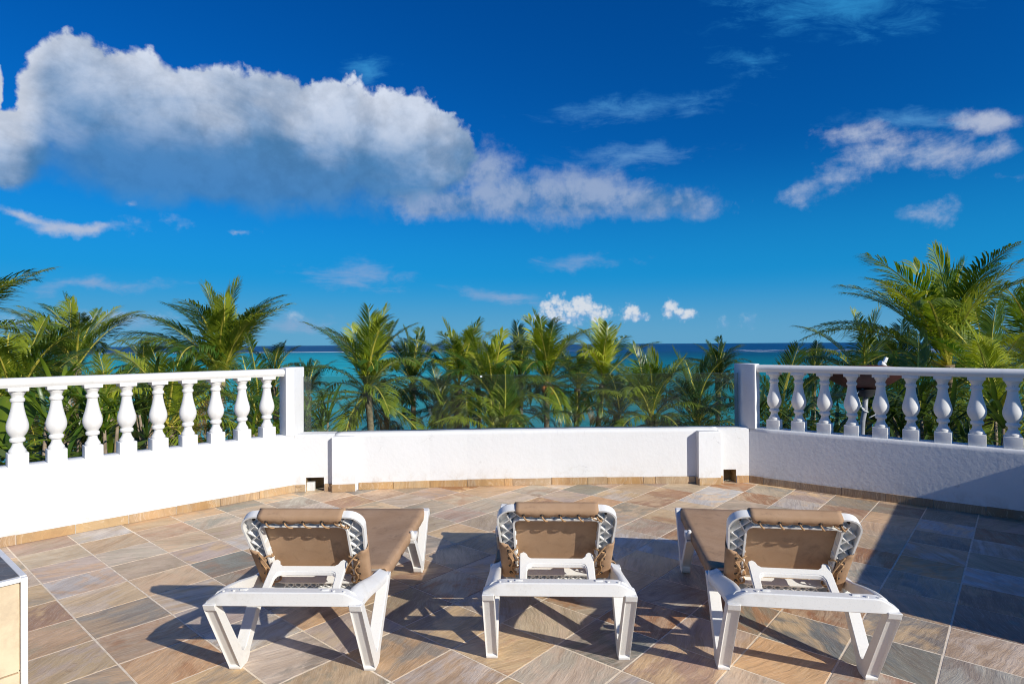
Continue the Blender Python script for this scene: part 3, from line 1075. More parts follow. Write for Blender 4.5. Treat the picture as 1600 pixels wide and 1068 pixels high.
# ------------------------------------------------------------------ tiled counters at both sides
def counter(label, corner, da, la, db, lb, top):
    """low tiled block: corner, direction/length of two sides"""
    c = Vector(corner); da = Vector(da).normalized(); db = Vector(db).normalized()
    root = empty('tiled_counter', (c.x, c.y, 0))
    tag(root, label, 'counter')
    t = 0.010
    def pol(o):
        P = [da * o + db * o, da * (la - o) + db * o, da * (la - o) + db * (lb - o), da * o + db * (lb - o)]
        ar = sum(P[i].x * P[(i + 1) % 4].y - P[(i + 1) % 4].x * P[i].y for i in range(4))
        return [tuple(p) for p in (P if ar > 0 else P[::-1])]
    mb = MB()
    mb.prism(pol(t), 0.001, top - t)
    mb.build('core', M_GROUT, root)
    # facing tiles on the two visible sides and the others
    hgt = (top - 0.022) / 2.62
    for o0, d, L, nrm in ((Vector((0, 0)), da, la, -db), (Vector((0, 0)), db, lb, -da), (da * la, db, lb, da), (db * lb, da, la, db)):
        n = max(1, round(L / 0.36))
        for k in range(n):
            s0, s1 = L * k / n, L * (k + 1) / n
            z1 = top - 0.014
            while z1 > 0.004:
                z0 = max(0.002, z1 - hgt)
                mb = MB()
                g = 0.0025
                e0 = 0.012 if k == 0 else g
                e1 = 0.012 if k == n - 1 else g
                q0 = o0 + d * (s0 + e0); q1 = o0 + d * (s1 - e1)
                cc = (q0 + q1) / 2
                P = [q0, q1, q1 - nrm * t, q0 - nrm * t]
                P = [p - cc for p in P]
                ar = sum(P[i].x * P[(i + 1) % 4].y - P[(i + 1) % 4].x * P[i].y for i in range(4))
                mb.prism([tuple(p) for p in (P if ar > 0 else P[::-1])], z0 + g, z1 - g)
                ob = mb.build('tile', M_CREAM, root)
                ob.location = (cc.x, cc.y, 0)
                z1 = z0
    # white trim on corners and along the top
    for q in (Vector((0, 0)), da * la, db * lb, da * la + db * lb):
        mb = MB()
        mb.box((q.x, q.y, top / 2), (0.017, 0.017, top - 0.004), Matrix.Rotation(math.atan2(da.y, da.x), 3, 'Z'), 0.003)
        mb.build('corner_trim', M_TRIM, root)
    for a, b in ((Vector((0, 0)), da * la), (Vector((0, 0)), db * lb), (da * la, da * la + db * lb), (db * lb, da * la + db * lb)):
        mb = MB()
        dd = (b - a).normalized() * 0.009
        mb.bar((*(a + dd), top - 0.0065), (*(b - dd), top - 0.0065), 0.0165, 0.013)
        mb.build('edge_trim', M_TRIM, root)
    # slate top
    na, nb = max(1, round(la / 0.36)), max(1, round(lb / 0.36))
    for i in range(na):
        for j in range(nb):
            m0 = 0.0095
            a0 = max(la * i / na + 0.002, m0); a1 = min(la * (i + 1) / na - 0.002, la - m0)
            b0 = max(lb * j / nb + 0.002, m0); b1 = min(lb * (j + 1) / nb - 0.002, lb - m0)
            ctr = da * ((a0 + a1) / 2) + db * ((b0 + b1) / 2)
            P = [da * x + db * y - ctr for x, y in ((a0, b0), (a1, b0), (a1, b1), (a0, b1))]
            ar = sum(P[q].x * P[(q + 1) % 4].y - P[(q + 1) % 4].x * P[q].y for q in range(4))
            mb = MB()
            mb.prism([tuple(p) for p in (P if ar > 0 else P[::-1])], top - t - 0.001, top + 0.001)
            ob = mb.build('top_tile', M_GREY, root)
            ob.location = (ctr.x, ctr.y, 0)
    return root


counter('cream tiled counter with slate top at the lower left edge', (-1.478, 1.80), (-0.77, 0.64), 1.1, (-0.64, -0.77), 0.75, 0.73)
EC = Vector((1.86, 3.31)) + SUN_H * 1.56
counter('cream tiled counter outside the frame whose shadow crosses the right tiles', tuple(EC), (0.62, 0.785), 2.60, (0.785, -0.62), 0.75, 1.56 * math.tan(SUN_EL))


# ------------------------------------------------------------------ sun loungers (x right, y away from the house, z up; origin between the rear feet)
def V3(*a):
    return Vector(a)


BK_TOP = (-0.036, 0.686)                      # (y, z) of the upper end of the reclined back, and of its lower end under the seat
BK_BOT = (0.188, 0.276)
_bu = V3(0, BK_TOP[0] - BK_BOT[0], BK_TOP[1] - BK_BOT[1])
BK_L = _bu.length
BK_U = _bu.normalized()                      # up along the back
BK_N = V3(0, -BK_U.z, BK_U.y)                # rear face normal (towards the house)


def bk(x, s, d=0.0):
    """a point on the back: x across, s from the top down, d towards the rear"""
    return V3(x, BK_TOP[0], BK_TOP[1]) - BK_U * s + BK_N * d


def round_rect(hw0, hw1, s0, s1, r0, r1, n=6):
    """closed outline (x, s), tapering from half width hw0 at s0 to hw1 at s1"""
    pts = []
    for cx, cs, r, a0 in ((hw0 - r0, s0 + r0, r0, -PI / 2), (hw1 - r1, s1 - r1, r1, 0), (-(hw1 - r1), s1 - r1, r1, PI / 2), (-(hw0 - r0), s0 + r0, r0, PI)):
        for k in range(n + 1):
            a = a0 + (PI / 2) * k / n
            pts.append((cx + r * math.cos(a), cs + r * math.sin(a)))
    return pts


def wall_loop(mb, pts, d0, d1, th):
    """thin upright wall following a closed outline on the back, from depth d0 to d1"""
    n = len(pts)
    c = (sum(p[0] for p in pts) / n, sum(p[1] for p in pts) / n)
    def inset(i):
        p = Vector(pts[i]); a = Vector(pts[i - 1]); b = Vector(pts[(i + 1) % n])
        t = (b - a).normalized()
        nn = Vector((-t.y, t.x))
        if nn.dot(Vector(c) - p) < 0:
            nn = -nn
        return p + nn * th
    ins = [inset(i) for i in range(n)]
    R4 = [[mb.bm.verts.new(bk(q[0], q[1], d)) for q, d in ((pts[i], d0), (pts[i], d1), (ins[i], d1), (ins[i], d0))] for i in range(n)]
    for i in range(n):
        A, B = R4[i], R4[(i + 1) % n]
        for q in range(4):
            f = mb.bm.faces.new((A[q], A[(q + 1) % 4], B[(q + 1) % 4], B[q]))
            f.smooth = True


def make_lounger(label, loc, rz):
    root = empty('sun_lounger', loc, rz)
    tag(root, label, 'sun lounger', 'sun loungers facing the sea')
    RX = 0.30
    # --- V-shaped legs
    def vleg(x, y0, flip, parent, zs=1.0):
        mb = MB()
        # outline in (y, z); mirrored for the far pair
        P = [(-0.250, 0.376), (-0.238, 0.348), (-0.038, 0.012), (-0.034, 0.0), (0.034, 0.0), (0.052, 0.020), (0.060, 0.045), (0.262, 0.300), (0.272, 0.318),
             (0.222, 0.318), (0.028, 0.088), (0.016, 0.074), (0.004, 0.071), (-0.010, 0.072), (-0.206, 0.376)]
        hw = 0.0255
        side = []
        for sx in (-1, 1):
            side.append([mb.bm.verts.new((x + sx * hw, y0 + flip * p[0], p[1] * zs)) for p in P])
        n = len(P)
        outs = []
        for i in range(n):
            j = (i + 1) % n
            outs.append(mb.bm.faces.new((side[0][i], side[0][j], side[1][j], side[1][i])))
        # triangulated caps by hand: two arms
        A = side
        for sdx in (0, 1):
            v = A[sdx]
            for q in ((0, 1, 14), (1, 2, 13, 14), (2, 3, 12, 13), (3, 4, 12), (4, 5, 11, 12), (5, 6, 10, 11), (6, 7, 9, 10), (7, 8, 9)):
                mb.bm.faces.new([v[t] for t in (q if sdx else q[::-1])])
        bmesh.ops.recalc_face_normals(mb.bm, faces=mb.bm.faces[:])
        # recessed channels in the wide outer faces
        ch = [outs[1], outs[6]]
        bmesh.ops.inset_individual(mb.bm, faces=ch, thickness=0.007, depth=-0.010)
        es = [e for e in mb.bm.edges if len(e.link_faces) == 2 and e.calc_face_angle(0) > 0.6]
        bmesh.ops.bevel(mb.bm, geom=es, offset=0.0022, segments=1, affect='EDGES')
        mb.box((x, y0, 0.004), (0.052, 0.056, 0.008), None, 0.002)
        return mb.build('leg', M_RESIN, parent)
    for sx in (-1, 1):
        vleg(sx * 0.298, 0.0, 1, root)
        vleg(sx * 0.304, 1.11, -1, root, 0.86)
    # --- head crossbar: a sloped apron with flared rounded ends
    mb = MB()
    N = 28
    rows = []
    for k in range(N + 1):
        t = -1 + 2 * k / N
        x = 0.320 * t
        e = max(0.0, (abs(t) - 0.76) / 0.24)
        top = 0.424 - 0.042 * e ** 1.25
        yb = -0.242 + 0.012 * e * e
        prof = [(yb, 0.371), (yb + 0.002, top - 0.004), (yb + 0.006, top), (yb + 0.046, top + 0.001), (yb + 0.052, top - 0.005), (yb + 0.052, 0.366), (yb + 0.008, 0.366)]
        rows.append([mb.bm.verts.new((x, y, z)) for y, z in prof])
    for A, B in zip(rows, rows[1:]):
        for q in range(len(A)):
            f = mb.bm.faces.new((A[q], A[(q + 1) % len(A)], B[(q + 1) % len(A)], B[q]))
            f.smooth = True
    mb.bm.faces.new(rows[0]); mb.bm.faces.new(rows[-1][::-1])
    for sx in (-1, 1):                         # bracket sockets
        mb.box((sx * 0.168, -0.214, 0.426), (0.030, 0.012, 0.008), None, 0.002)
        mb.tube([(sx * 0.205, -0.225, 0.422), (sx * 0.205, -0.225, 0.430)], 0.006, 8)
        mb.tube([(sx * 0.248, -0.225, 0.418), (sx * 0.248, -0.225, 0.427)], 0.005, 8)
    mb.build('crossbar', M_RESIN, root, 30)
    # foot crossbar
    mb = MB()
    mb.box((0, 1.345, 0.300), (0.60, 0.035, 0.036), None, 0.008)
    mb.build('crossbar', M_RESIN, root)
    # --- side rails: broad sloped shoulders at the head, slim under the sling
    for sx in (-1, 1):
        mb = MB()
        rows = []
        ys = [-0.205, -0.16, -0.11, -0.05, 0.0, 0.06, 0.12, 0.18, 0.225, 0.255, 0.272, 0.30, 0.5, 0.8, 1.0, 1.20, 1.33, 1.36]
        for y in ys:
            if y < 0.30:
                k = max(0.0, min(1.0, (y + 0.205) / 0.46))
                ks = k * k * (3 - 2 * k)
                tip = 0.010 * max(0.0, (y - 0.22) / 0.052) ** 2
                zi = 0.419 - 0.078 * ks - tip
                zo = 0.379 - 0.054 * ks - tip
                xi, xo = 0.258 + 0.004 * k, 0.3195
                zl = 0.362 - 0.062 * ks
                prof = [(xi, zl), (xi, zi - 0.005), (xi + 0.010, zi), (xo - 0.036, zi - 0.006), (xo - 0.008, zo), (xo, zo - 0.010), (xo, zl - 0.006), (xo - 0.012, zl - 0.012)]
            else:
                z = 0.306 - 0.004 * min(1.0, max(0, (y - 0.3) / 0.7))
                prof = [(0.262, z - 0.018), (0.262, z + 0.012), (0.268, z + 0.018), (0.292, z + 0.018), (0.299, z + 0.010), (0.301, z - 0.004), (0.299, z - 0.020), (0.290, z - 0.024)]
            rows.append([mb.bm.verts.new((sx * x, y, z)) for x, z in prof])
        for A, B in zip(rows, rows[1:]):
            for q in range(8):
                f = mb.bm.faces.new((A[q], A[(q + 1) % 8], B[(q + 1) % 8], B[q]))
                f.smooth = True
        mb.bm.faces.new(rows[0]); mb.bm.faces.new(rows[-1][::-1])
        rl = mb.build('side_rail', M_RESIN, root, 50)
        # knuckle where the far leg meets the rail, and the rounded foot end
        mb = MB()
        mb.box((sx * 0.308, 0.880, 0.296), (0.056, 0.075, 0.040), None, 0.012)
        mb.tube([(sx * 0.314, 0.850, 0.300), (sx * 0.314, 0.842, 0.326), (sx * 0.312, 0.840, 0.336)], [0.014, 0.013, 0.008], 8)
        mb.build('knuckle', M_RESIN, rl, 50)
        mb = MB()
        P = [(1.295, 0.286), (1.310, 0.312), (1.340, 0.328), (1.368, 0.326), (1.378, 0.308), (1.371, 0.280), (1.340, 0.268)]
        lo = [mb.bm.verts.new((sx * 0.280, y, z)) for y, z in P]; hi = [mb.bm.verts.new((sx * 0.330, y, z)) for y, z in P]
        mb.bm.faces.new(lo); mb.bm.faces.new(hi[::-1])
        for q in range(7):
            mb.bm.faces.new((lo[q], lo[(q + 1) % 7], hi[(q + 1) % 7], hi[q]))
        bmesh.ops.bevel(mb.bm, geom=mb.bm.edges[:], offset=0.006, segments=2, affect='EDGES')
        mb.build('rail_end', M_RESIN, rl, 50)
    # --- seat sling: wraps the rails, sags a little
    mb = MB()
    ny = 18
    xs = [-0.287, -0.3045, -0.306, -0.3035, -0.296, -0.27, -0.18, -0.09, 0, 0.09, 0.18, 0.27, 0.296, 0.3035, 0.306, 0.3045, 0.287]
    zz = [-0.066, -0.058, -0.030, -0.010, 0.0, 0.0015, 0, 0, 0, 0, 0, 0.0015, 0.0, -0.010, -0.030, -0.058, -0.066]
    r = random.Random(5)
    rows = []
    for k in range(ny + 1):
        t = k / ny
        y = 0.262 + (1.345 - 0.262) * t
        zb = 0.334 - 0.006 * min(1.0, max(0, (y - 0.3) / 0.7))
        row = []
        for x, z in zip(xs, zz):
            sag = 0.016 * (1 - (x / 0.30) ** 2) * math.sin(PI * min(1, t * 1.05)) if abs(x) < 0.3 else 0
            row.append(mb.bm.verts.new((x + (r.uniform(-.0015, .0015) if abs(x) > .28 else 0), y, zb + z - sag + r.uniform(-.0007, .0007))))
        rows.append(row)
    for A, B in zip(rows, rows[1:]):
        for q in range(len(A) - 1):
            f = mb.bm.faces.new((A[q], A[q + 1], B[q + 1], B[q]))
            f.smooth = True
    # rear edge tucks down under the seat, front edge over the foot bar
    endv = [mb.bm.verts.new((v.co.x * 0.97, 1.362, v.co.z - 0.012)) for v in rows[-1][3:14]]
    endv2 = [mb.bm.verts.new((v.co.x * 0.96, 1.367, v.co.z - 0.045)) for v in rows[-1][3:14]]
    for a, b in ((rows[-1][3:14], endv), (endv, endv2)):
        for q in range(len(a) - 1):
            f = mb.bm.faces.new((a[q], a[q + 1], b[q + 1], b[q])); f.smooth = True
    sl = mb.build('seat_sling', M_SLING, root)
    sol = sl.modifiers.new('thickness', 'SOLIDIFY'); sol.thickness = 0.0025
    # --- the back: lattice frame, sling, laces
    hw0, hw1 = 0.273, 0.246
    back = None
    outer_ = round_rect(hw0, hw1, 0.0, BK_L, 0.070, 0.05)
    inner_ = round_rect(hw0 - 0.080, hw1 - 0.060, 0.062, BK_L - 0.052, 0.028, 0.035)
    inner_ = inner_
    mb = MB()
    # face plate (set back), as a ring between both outlines
    n = len(outer_)
    for d, fl in ((-0.012, 0), (-0.016, 1)):
        o_ = [mb.bm.verts.new(bk(*p, d)) for p in outer_]
        i_ = [mb.bm.verts.new(bk(*p, d)) for p in inner_]
        for k in range(n):
            f = mb.bm.faces.new((o_[k], o_[(k + 1) % n], i_[(k + 1) % n], i_[k]))
    wall_loop(mb, outer_, -0.018, 0.022, 0.008)
    inner_grown = round_rect(hw0 - 0.080 + 0.007, hw1 - 0.060 + 0.007, 0.062 - 0.007, BK_L - 0.045, 0.034, 0.04)
    wall_loop(mb, inner_grown, -0.018, 0.022, 0.008)
    back = mb.build('backrest_frame', M_RESIN, root, 40)
    # crossing ribs of the lattice
    mb = MB()
    def rib(x0, s0, x1, s1):
        a, b = bk(x0, s0, 0.001), bk(x1, s1, 0.001)
        mb.bar(a, b, 0.0045, 0.026, BK_N)
    def hw(s):
        return hw0 + (hw1 - hw0) * s / BK_L
    for sx in (-1, 1):
        ss_ = [0.045 + 0.058 * k for k in range(9)]
        for k in range(len(ss_) - 1):
            s0, s1 = ss_[k], ss_[k + 1]
            if s1 > BK_L - 0.02:
                break
            xo0, xo1 = hw(s0) - 0.010 - (0.035 if k == 0 else 0), hw(s1) - 0.010
            xi0, xi1 = max(hw(s0) - 0.076, 0.15), hw(s1) - 0.073
            rib(sx * xo0, s0, sx * xi1, s1)
            rib(sx * xi0, s0, sx * xo1, s1)
    nb = 9
    for k in range(nb):
        x0 = -0.205 + 0.41 * k / nb; x1 = -0.205 + 0.41 * (k + 1) / nb
        rib(x0, 0.012, x1, 0.054); rib(x1, 0.012, x0, 0.054)
        w_ = 0.80
        rib(x0 * w_, BK_L - 0.044, x1 * w_, BK_L - 0.010); rib(x1 * w_, BK_L - 0.044, x0 * w_, BK_L - 0.010)
    tag(mb.build('lattice', M_RESIN, back), kind='stuff')
    # screws in the upper corners
    for sx in (-1, 1):
        mb = MB()
        mb.tube([bk(sx * 0.222, 0.040, -0.012), bk(sx * 0.222, 0.040, 0.0)], 0.006, 8)
        mb.build('screw', M_EYELET, back)
    # sling on the front of the back
    mb = MB()
    S_END = 0.405
    ns, nx = 10, 12
    rows = []
    for k in range(ns + 1):
        s = -0.008 + (S_END + 0.008) * k / ns
        row = []
        for q in range(nx + 1):
            t = -1 + 2 * q / nx
            cut = 0.0
            h_ = hw(max(s, 0)) + 0.004
            if s < 0.135:                       # slanted upper corners: the sling is cut back there
                lim = 0.190 + (hw0 - 0.190) * max(0.0, (s - 0.02) / 0.115)
                h_ = min(h_, lim)
            d = -0.022 + 0.010 * (1 - t * t) * math.sin(PI * k / ns) * 0
            row.append(mb.bm.verts.new(bk(t * h_, s, d)))
        rows.append(row)
    for A, B in zip(rows, rows[1:]):
        for q in range(nx):
            f = mb.bm.faces.new((A[q], A[q + 1], B[q + 1], B[q])); f.smooth = True
    # from the back down onto the seat rails
    last = rows[-1]
    seat0 = [mb.bm.verts.new((v.co.x * 1.08, 0.232, 0.333)) for v in last]
    mid0 = [mb.bm.verts.new((v.co.x * 1.04, (v.co.y + 0.232) / 2 - 0.002, (v.co.z + 0.333) / 2 - 0.006)) for v in last]
    for a, b in ((last, mid0), (mid0, seat0)):
        for q in range(nx):
            f = mb.bm.faces.new((a[q], a[q + 1], b[q + 1], b[q])); f.smooth = True
    # flap over the top edge, ragged lower rim on the rear
    def strip(cols):
        for a, b in zip(cols, cols[1:]):
            for q in range(len(a) - 1):
                f = mb.bm.faces.new((a[q], a[q + 1], b[q + 1], b[q])); f.smooth = True
    cols = []
    for q in range(21):
        t = -1 + 2 * q / 20
        wob_ = 0.004 * math.sin(q * 1.9) + r.uniform(-.002, .002)
        e = 1 - max(0, abs(t) - 0.8) * 1.2
        x_ = t * 0.186
        cols.append([mb.bm.verts.new(bk(x_, -0.008, -0.022)), mb.bm.verts.new(bk(x_, -0.006, -0.010)), mb.bm.verts.new(bk(x_, -0.004, 0.016)), mb.bm.verts.new(bk(x_, 0.000, 0.025)),
                     mb.bm.verts.new(bk(x_ * 0.975, 0.014, 0.028 + r.uniform(-.002, .002))), mb.bm.verts.new(bk(x_ * 0.90, 0.033 + wob_, 0.026 + r.uniform(0, .003)))])
    strip(cols)
    # flaps round the sides on the lower half
    for sx in (-1, 1):
        cols = []
        for q in range(15):
            s = 0.195 + (0.425 - 0.195) * q / 14
            h_ = hw(s) + 0.004
            reach = 0.062 * min(1.0, 0.30 + (s - 0.195) / 0.06) + 0.005 * math.sin(q * 2.3 + sx) + r.uniform(-.003, .003)
            pk = 0.004 * math.sin(q * 1.7)
            cols.append([mb.bm.verts.new(bk(sx * h_, s, -0.022)), mb.bm.verts.new(bk(sx * (h_ + 0.004), s, -0.004)), mb.bm.verts.new(bk(sx * (h_ + 0.003), s, 0.016)),
                         mb.bm.verts.new(bk(sx * (h_ - 0.006), s, 0.027)), mb.bm.verts.new(bk(sx * (h_ - reach * 0.6), s, 0.030 + pk)), mb.bm.verts.new(bk(sx * (h_ - reach), s, 0.028 - pk))])
        strip(cols)
    bs = mb.build('back_sling', M_SLING, root)
    sol = bs.modifiers.new('thickness', 'SOLIDIFY'); sol.thickness = 0.0022; sol.offset = 0
    # eyelets and laces
    def eyelet(x, s, d, nrm=BK_N):
        mb = MB()
        p = bk(x, s, d)
        mb.tube([p - nrm * 0.001, p + nrm * 0.0022], [0.0085, 0.0072], 10)
        mb.build('eyelet', M_EYELET, bs)
    def lace(pts, rad=0.0038):
        mb = MB()
        P = [Vector(p) for p in pts]
        out = []
        for a, b in zip(P, P[1:]):
            for k in range(4):
                out.append(a.lerp(b, k / 4))
        out.append(P[-1])
        # soften the corners
        for _ in range(2):
            out = [out[0]] + [(out[i - 1] + out[i] * 2 + out[i + 1]) / 4 for i in range(1, len(out) - 1)] + [out[-1]]
        mb.tube(out, rad, 6)
        mb.build('lace', M_CORD, bs)
    for k in range(5):
        x = -0.150 + 0.082 * k
        eyelet(x, 0.024, 0.0300)
        lace([bk(x, 0.026, 0.026), bk(x + 0.002, 0.030, 0.037), bk(x + 0.014, 0.048, 0.036), bk(x + 0.024, 0.062, 0.027), bk(x + 0.024, 0.073, 0.006), bk(x + 0.012, 0.063, -0.008)])
    lace([bk(0.150, 0.028, 0.032), bk(0.172, 0.042, 0.036), bk(0.196, 0.048, 0.034), bk(0.203, 0.038, 0.033)], 0.0036)
    for sx in (-1, 1):
        for k in range(4):
            s = 0.245 + 0.047 * k
            h_ = hw(s) - 0.036
            eyelet(sx * h_, s, 0.0325)
            lace([bk(sx * h_, s, 0.026), bk(sx * (h_ - 0.004), s + 0.002, 0.039), bk(sx * (h_ - 0.024), s + 0.010 - 0.02 * (k == 0), 0.036), bk(sx * (h_ - 0.042), s + 0.016 - 0.03 * (k == 0), 0.026), bk(sx * (h_ - 0.048), s + 0.018, 0.006), bk(sx * (h_ - 0.038), s + 0.010, -0.006)])
        lace([bk(sx * (hw(0.2) - 0.036), 0.21, 0.034), bk(sx * (hw(0.2) - 0.062), 0.235, 0.050), bk(sx * (hw(0.2) - 0.080), 0.26, 0.060), bk(sx * (hw(0.2) - 0.095), 0.295, 0.066)], 0.0034)
        lace([bk(sx * (hw(0.25) - 0.030), 0.26, 0.034), bk(sx * (hw(0.25) - 0.058), 0.30, 0.045), bk(sx * (hw(0.3) - 0.040), 0.35, 0.040), bk(sx * (hw(0.3) - 0.060), 0.39, 0.036)], 0.0034)
    # --- prop bracket that stands on the crossbar
    mb = MB()
    HB = bk(0, 0.280, 0.030)
    y1, z1 = HB.y, HB.z + 0.004
    y0, z0 = -0.062, 0.345
    def bp(x, t, dz_=0.0):
        return V3(x, y0 + (y1 - y0) * t, z0 + (z1 - z0) * t + dz_)
    out_pts = [(-0.172, 0.0), (-0.172, 1.0), (-0.152, 1.06), (-0.138, 1.0), (-0.132, 0.90), (-0.118, 0.84), (0.118, 0.84), (0.132, 0.90), (0.138, 1.0), (0.152, 1.06), (0.172, 1.0), (0.172, 0.0),
               (0.138, 0.0), (0.135, 0.50), (0.128, 0.60), (0.112, 0.64), (-0.112, 0.64), (-0.128, 0.60), (-0.135, 0.50), (-0.138, 0.0)]
    m = len(out_pts)
    a = [mb.bm.verts.new(bp(x, t, 0.011)) for x, t in out_pts]
    b = [mb.bm.verts.new(bp(x, t, -0.011)) for x, t in out_pts]
    for k in range(m):
        mb.bm.faces.new((a[k], a[(k + 1) % m], b[(k + 1) % m], b[k]))
    for v, rev in ((a, False), (b, True)):
        for q in ((0, 1, 18, 19), (1, 2, 3, 4, 18), (4, 5, 16, 17, 18), (5, 6, 15, 16), (6, 7, 13, 14, 15), (7, 8, 9, 10, 13), (10, 11, 12, 13)):
            mb.bm.faces.new([v[t] for t in (q[::-1] if rev else q)])
    bmesh.ops.recalc_face_normals(mb.bm, faces=mb.bm.faces[:])
    es = [e for e in mb.bm.edges if len(e.link_faces) == 2 and e.calc_face_angle(0) > 0.8]
    bmesh.ops.bevel(mb.bm, geom=es, offset=0.004, segments=2, affect='EDGES')
    mb.build('prop_bracket', M_RESIN, root, 50)
    mb = MB()
    mb.box((0, -0.062, 0.332), (0.54, 0.030, 0.020), None, 0.005)
    mb.build('support_bar', M_RESIN, root)
    return root


l0 = make_lounger('left sun lounger, white resin with tan sling, far foot end toward the right', (-0.928, 2.648, 0.0), -R(1.6))
l1 = copy_tree(l0)
l1.location = (0.199, 2.725, 0.0)
l1.rotation_euler.z = -R(2.0)
l1['label'] = 'middle sun lounger seen straight from behind, white resin with tan sling'
l2 = copy_tree(l0)
l2.location = (1.213, 2.585, 0.0)
l2['label'] = 'right sun lounger beside the large shadow, white resin with tan sling'
# the right one is turned so that its foot end points inward
l2.rotation_euler.z = -R(8.3)


# ------------------------------------------------------------------ satellite dish behind the right balustrade
def px(x, y, Y):
    """a point at distance Y that shows at photo pixel (x, y): used once, to place plants and the dish"""
    yh = 537.9 - 0.006 * (x - 800)
    return Vector((Y * (x - 800) / FPX, Y, EYE - (y - yh) * Y / FPX))


dc = px(1350, 590, 6.35)
dish = empty('satellite_dish', (dc.x, dc.y, -0.03))
tag(dish, 'maroon satellite dish on a grey pipe just behind the right balustrade', 'satellite dish')
dz0 = dc.z + 0.03
mb = MB()
Rd = 0.39
rings = []
tiltM = Matrix.Rotation(R(-14), 4, 'X') @ Matrix.Rotation(R(5), 4, 'Y')
for k in range(9):
    rr = Rd * k / 8
    zz_ = 0.17 * (k / 8) ** 2
    rings.append([mb.bm.verts.new(tiltM @ V3(rr * math.cos(2 * PI * q / 32), rr * math.sin(2 * PI * q / 32), zz_ - 0.12) + V3(0, 0, dz0)) for q in range(32)] if k else [mb.bm.verts.new(tiltM @ V3(0, 0, -0.12) + V3(0, 0, dz0))])
for q in range(32):
    mb.bm.faces.new((rings[0][0], rings[1][q], rings[1][(q + 1) % 32])).smooth = True
for A, B in zip(rings[1:], rings[2:]):
    for q in range(32):
        mb.bm.faces.new((A[q], B[q], B[(q + 1) % 32], A[(q + 1) % 32])).smooth = True
rf = mb.build('reflector', M_DISH, dish)
sol = rf.modifiers.new('thickness', 'SOLIDIFY'); sol.thickness = 0.006
mb = MB()
mb.lathe([(0.075, -0.03), (0.10, 0.02), (0.11, 0.045), (0.09, 0.055)], 20, (0, 0.0, dz0 - 0.17))
mb.build('mount', M_DARK, dish, 40)
mb = MB()
mb.tube([(-0.035, 0.0, 0.0), (-0.03, 0.0, dz0 - 0.62), (-0.022, 0, dz0 - 0.46), (0.004, 0, dz0 - 0.34), (0.012, 0, dz0 - 0.20)], 0.026, 12)
mb.build('pole', M_PIPE, dish)
mb = MB()
mb.tube([(0.03, 0.10, dz0 - 0.10), (0.12, 0.0, dz0 + 0.04), (0.150, -0.05, dz0 + 0.125)], 0.010, 8)
mb.tube([(0.30, -0.03, dz0 + 0.075), (0.20, -0.05, dz0 + 0.105), (0.16, -0.05, dz0 + 0.145)], 0.007, 8)
mb.build('feed_arm', M_WHITE, dish)
mb = MB()
mb.tube([(0.205, -0.05, dz0 + 0.110), (0.165, -0.055, dz0 + 0.145), (0.13, -0.06, dz0 + 0.160)], [0.020, 0.024, 0.030], 10)
mb.box((0.195, -0.05, dz0 + 0.190), (0.032, 0.03, 0.06), Matrix.Rotation(0.4, 3, 'Y'), 0.006)
mb.build('feed_horn', M_WHITE, dish)
for pts in ([(-0.02, -0.03, dz0 - 0.33), (-0.10, -0.04, dz0 - 0.28), (-0.125, -0.05, dz0 - 0.18), (-0.07, -0.05, dz0 - 0.12), (0.0, -0.04, dz0 - 0.10)],
            [(0.02, -0.03, dz0 - 0.36), (-0.05, -0.05, dz0 - 0.34), (-0.09, -0.06, dz0 - 0.24), (-0.10, -0.06, dz0 - 0.20)],
            [(0.03, -0.03, dz0 - 0.42), (0.10, -0.05, dz0 - 0.38), (0.13, -0.05, dz0 - 0.30), (0.11, -0.05, dz0 - 0.22)]):
    mb = MB()
    P = [Vector(p) for p in pts]
    o2 = []
    for a, b in zip(P, P[1:]):
        o2 += [a.lerp(b, k / 4) for k in range(4)]
    o2.append(P[-1])
    for _ in range(3):
        o2 = [o2[0]] + [(o2[i - 1] + o2[i] * 2 + o2[i + 1]) / 4 for i in range(1, len(o2) - 1)] + [o2[-1]]
    mb.tube(o2, 0.0055, 6)
    mb.build('cable', M_WHITE, dish)
# the ledge that carries the pole
mb = MB()
mb.prism([(dc.x - 0.5, dc.y - 0.12), (dc.x + 0.45, dc.y - 0.55), (dc.x + 0.75, dc.y - 0.1), (dc.x - 0.2, dc.y + 0.35)], -0.25, -0.031)
tag(mb.build('roof_ledge', M_WALL), 'white roof ledge below the dish, hidden by the right parapet', 'ledge')


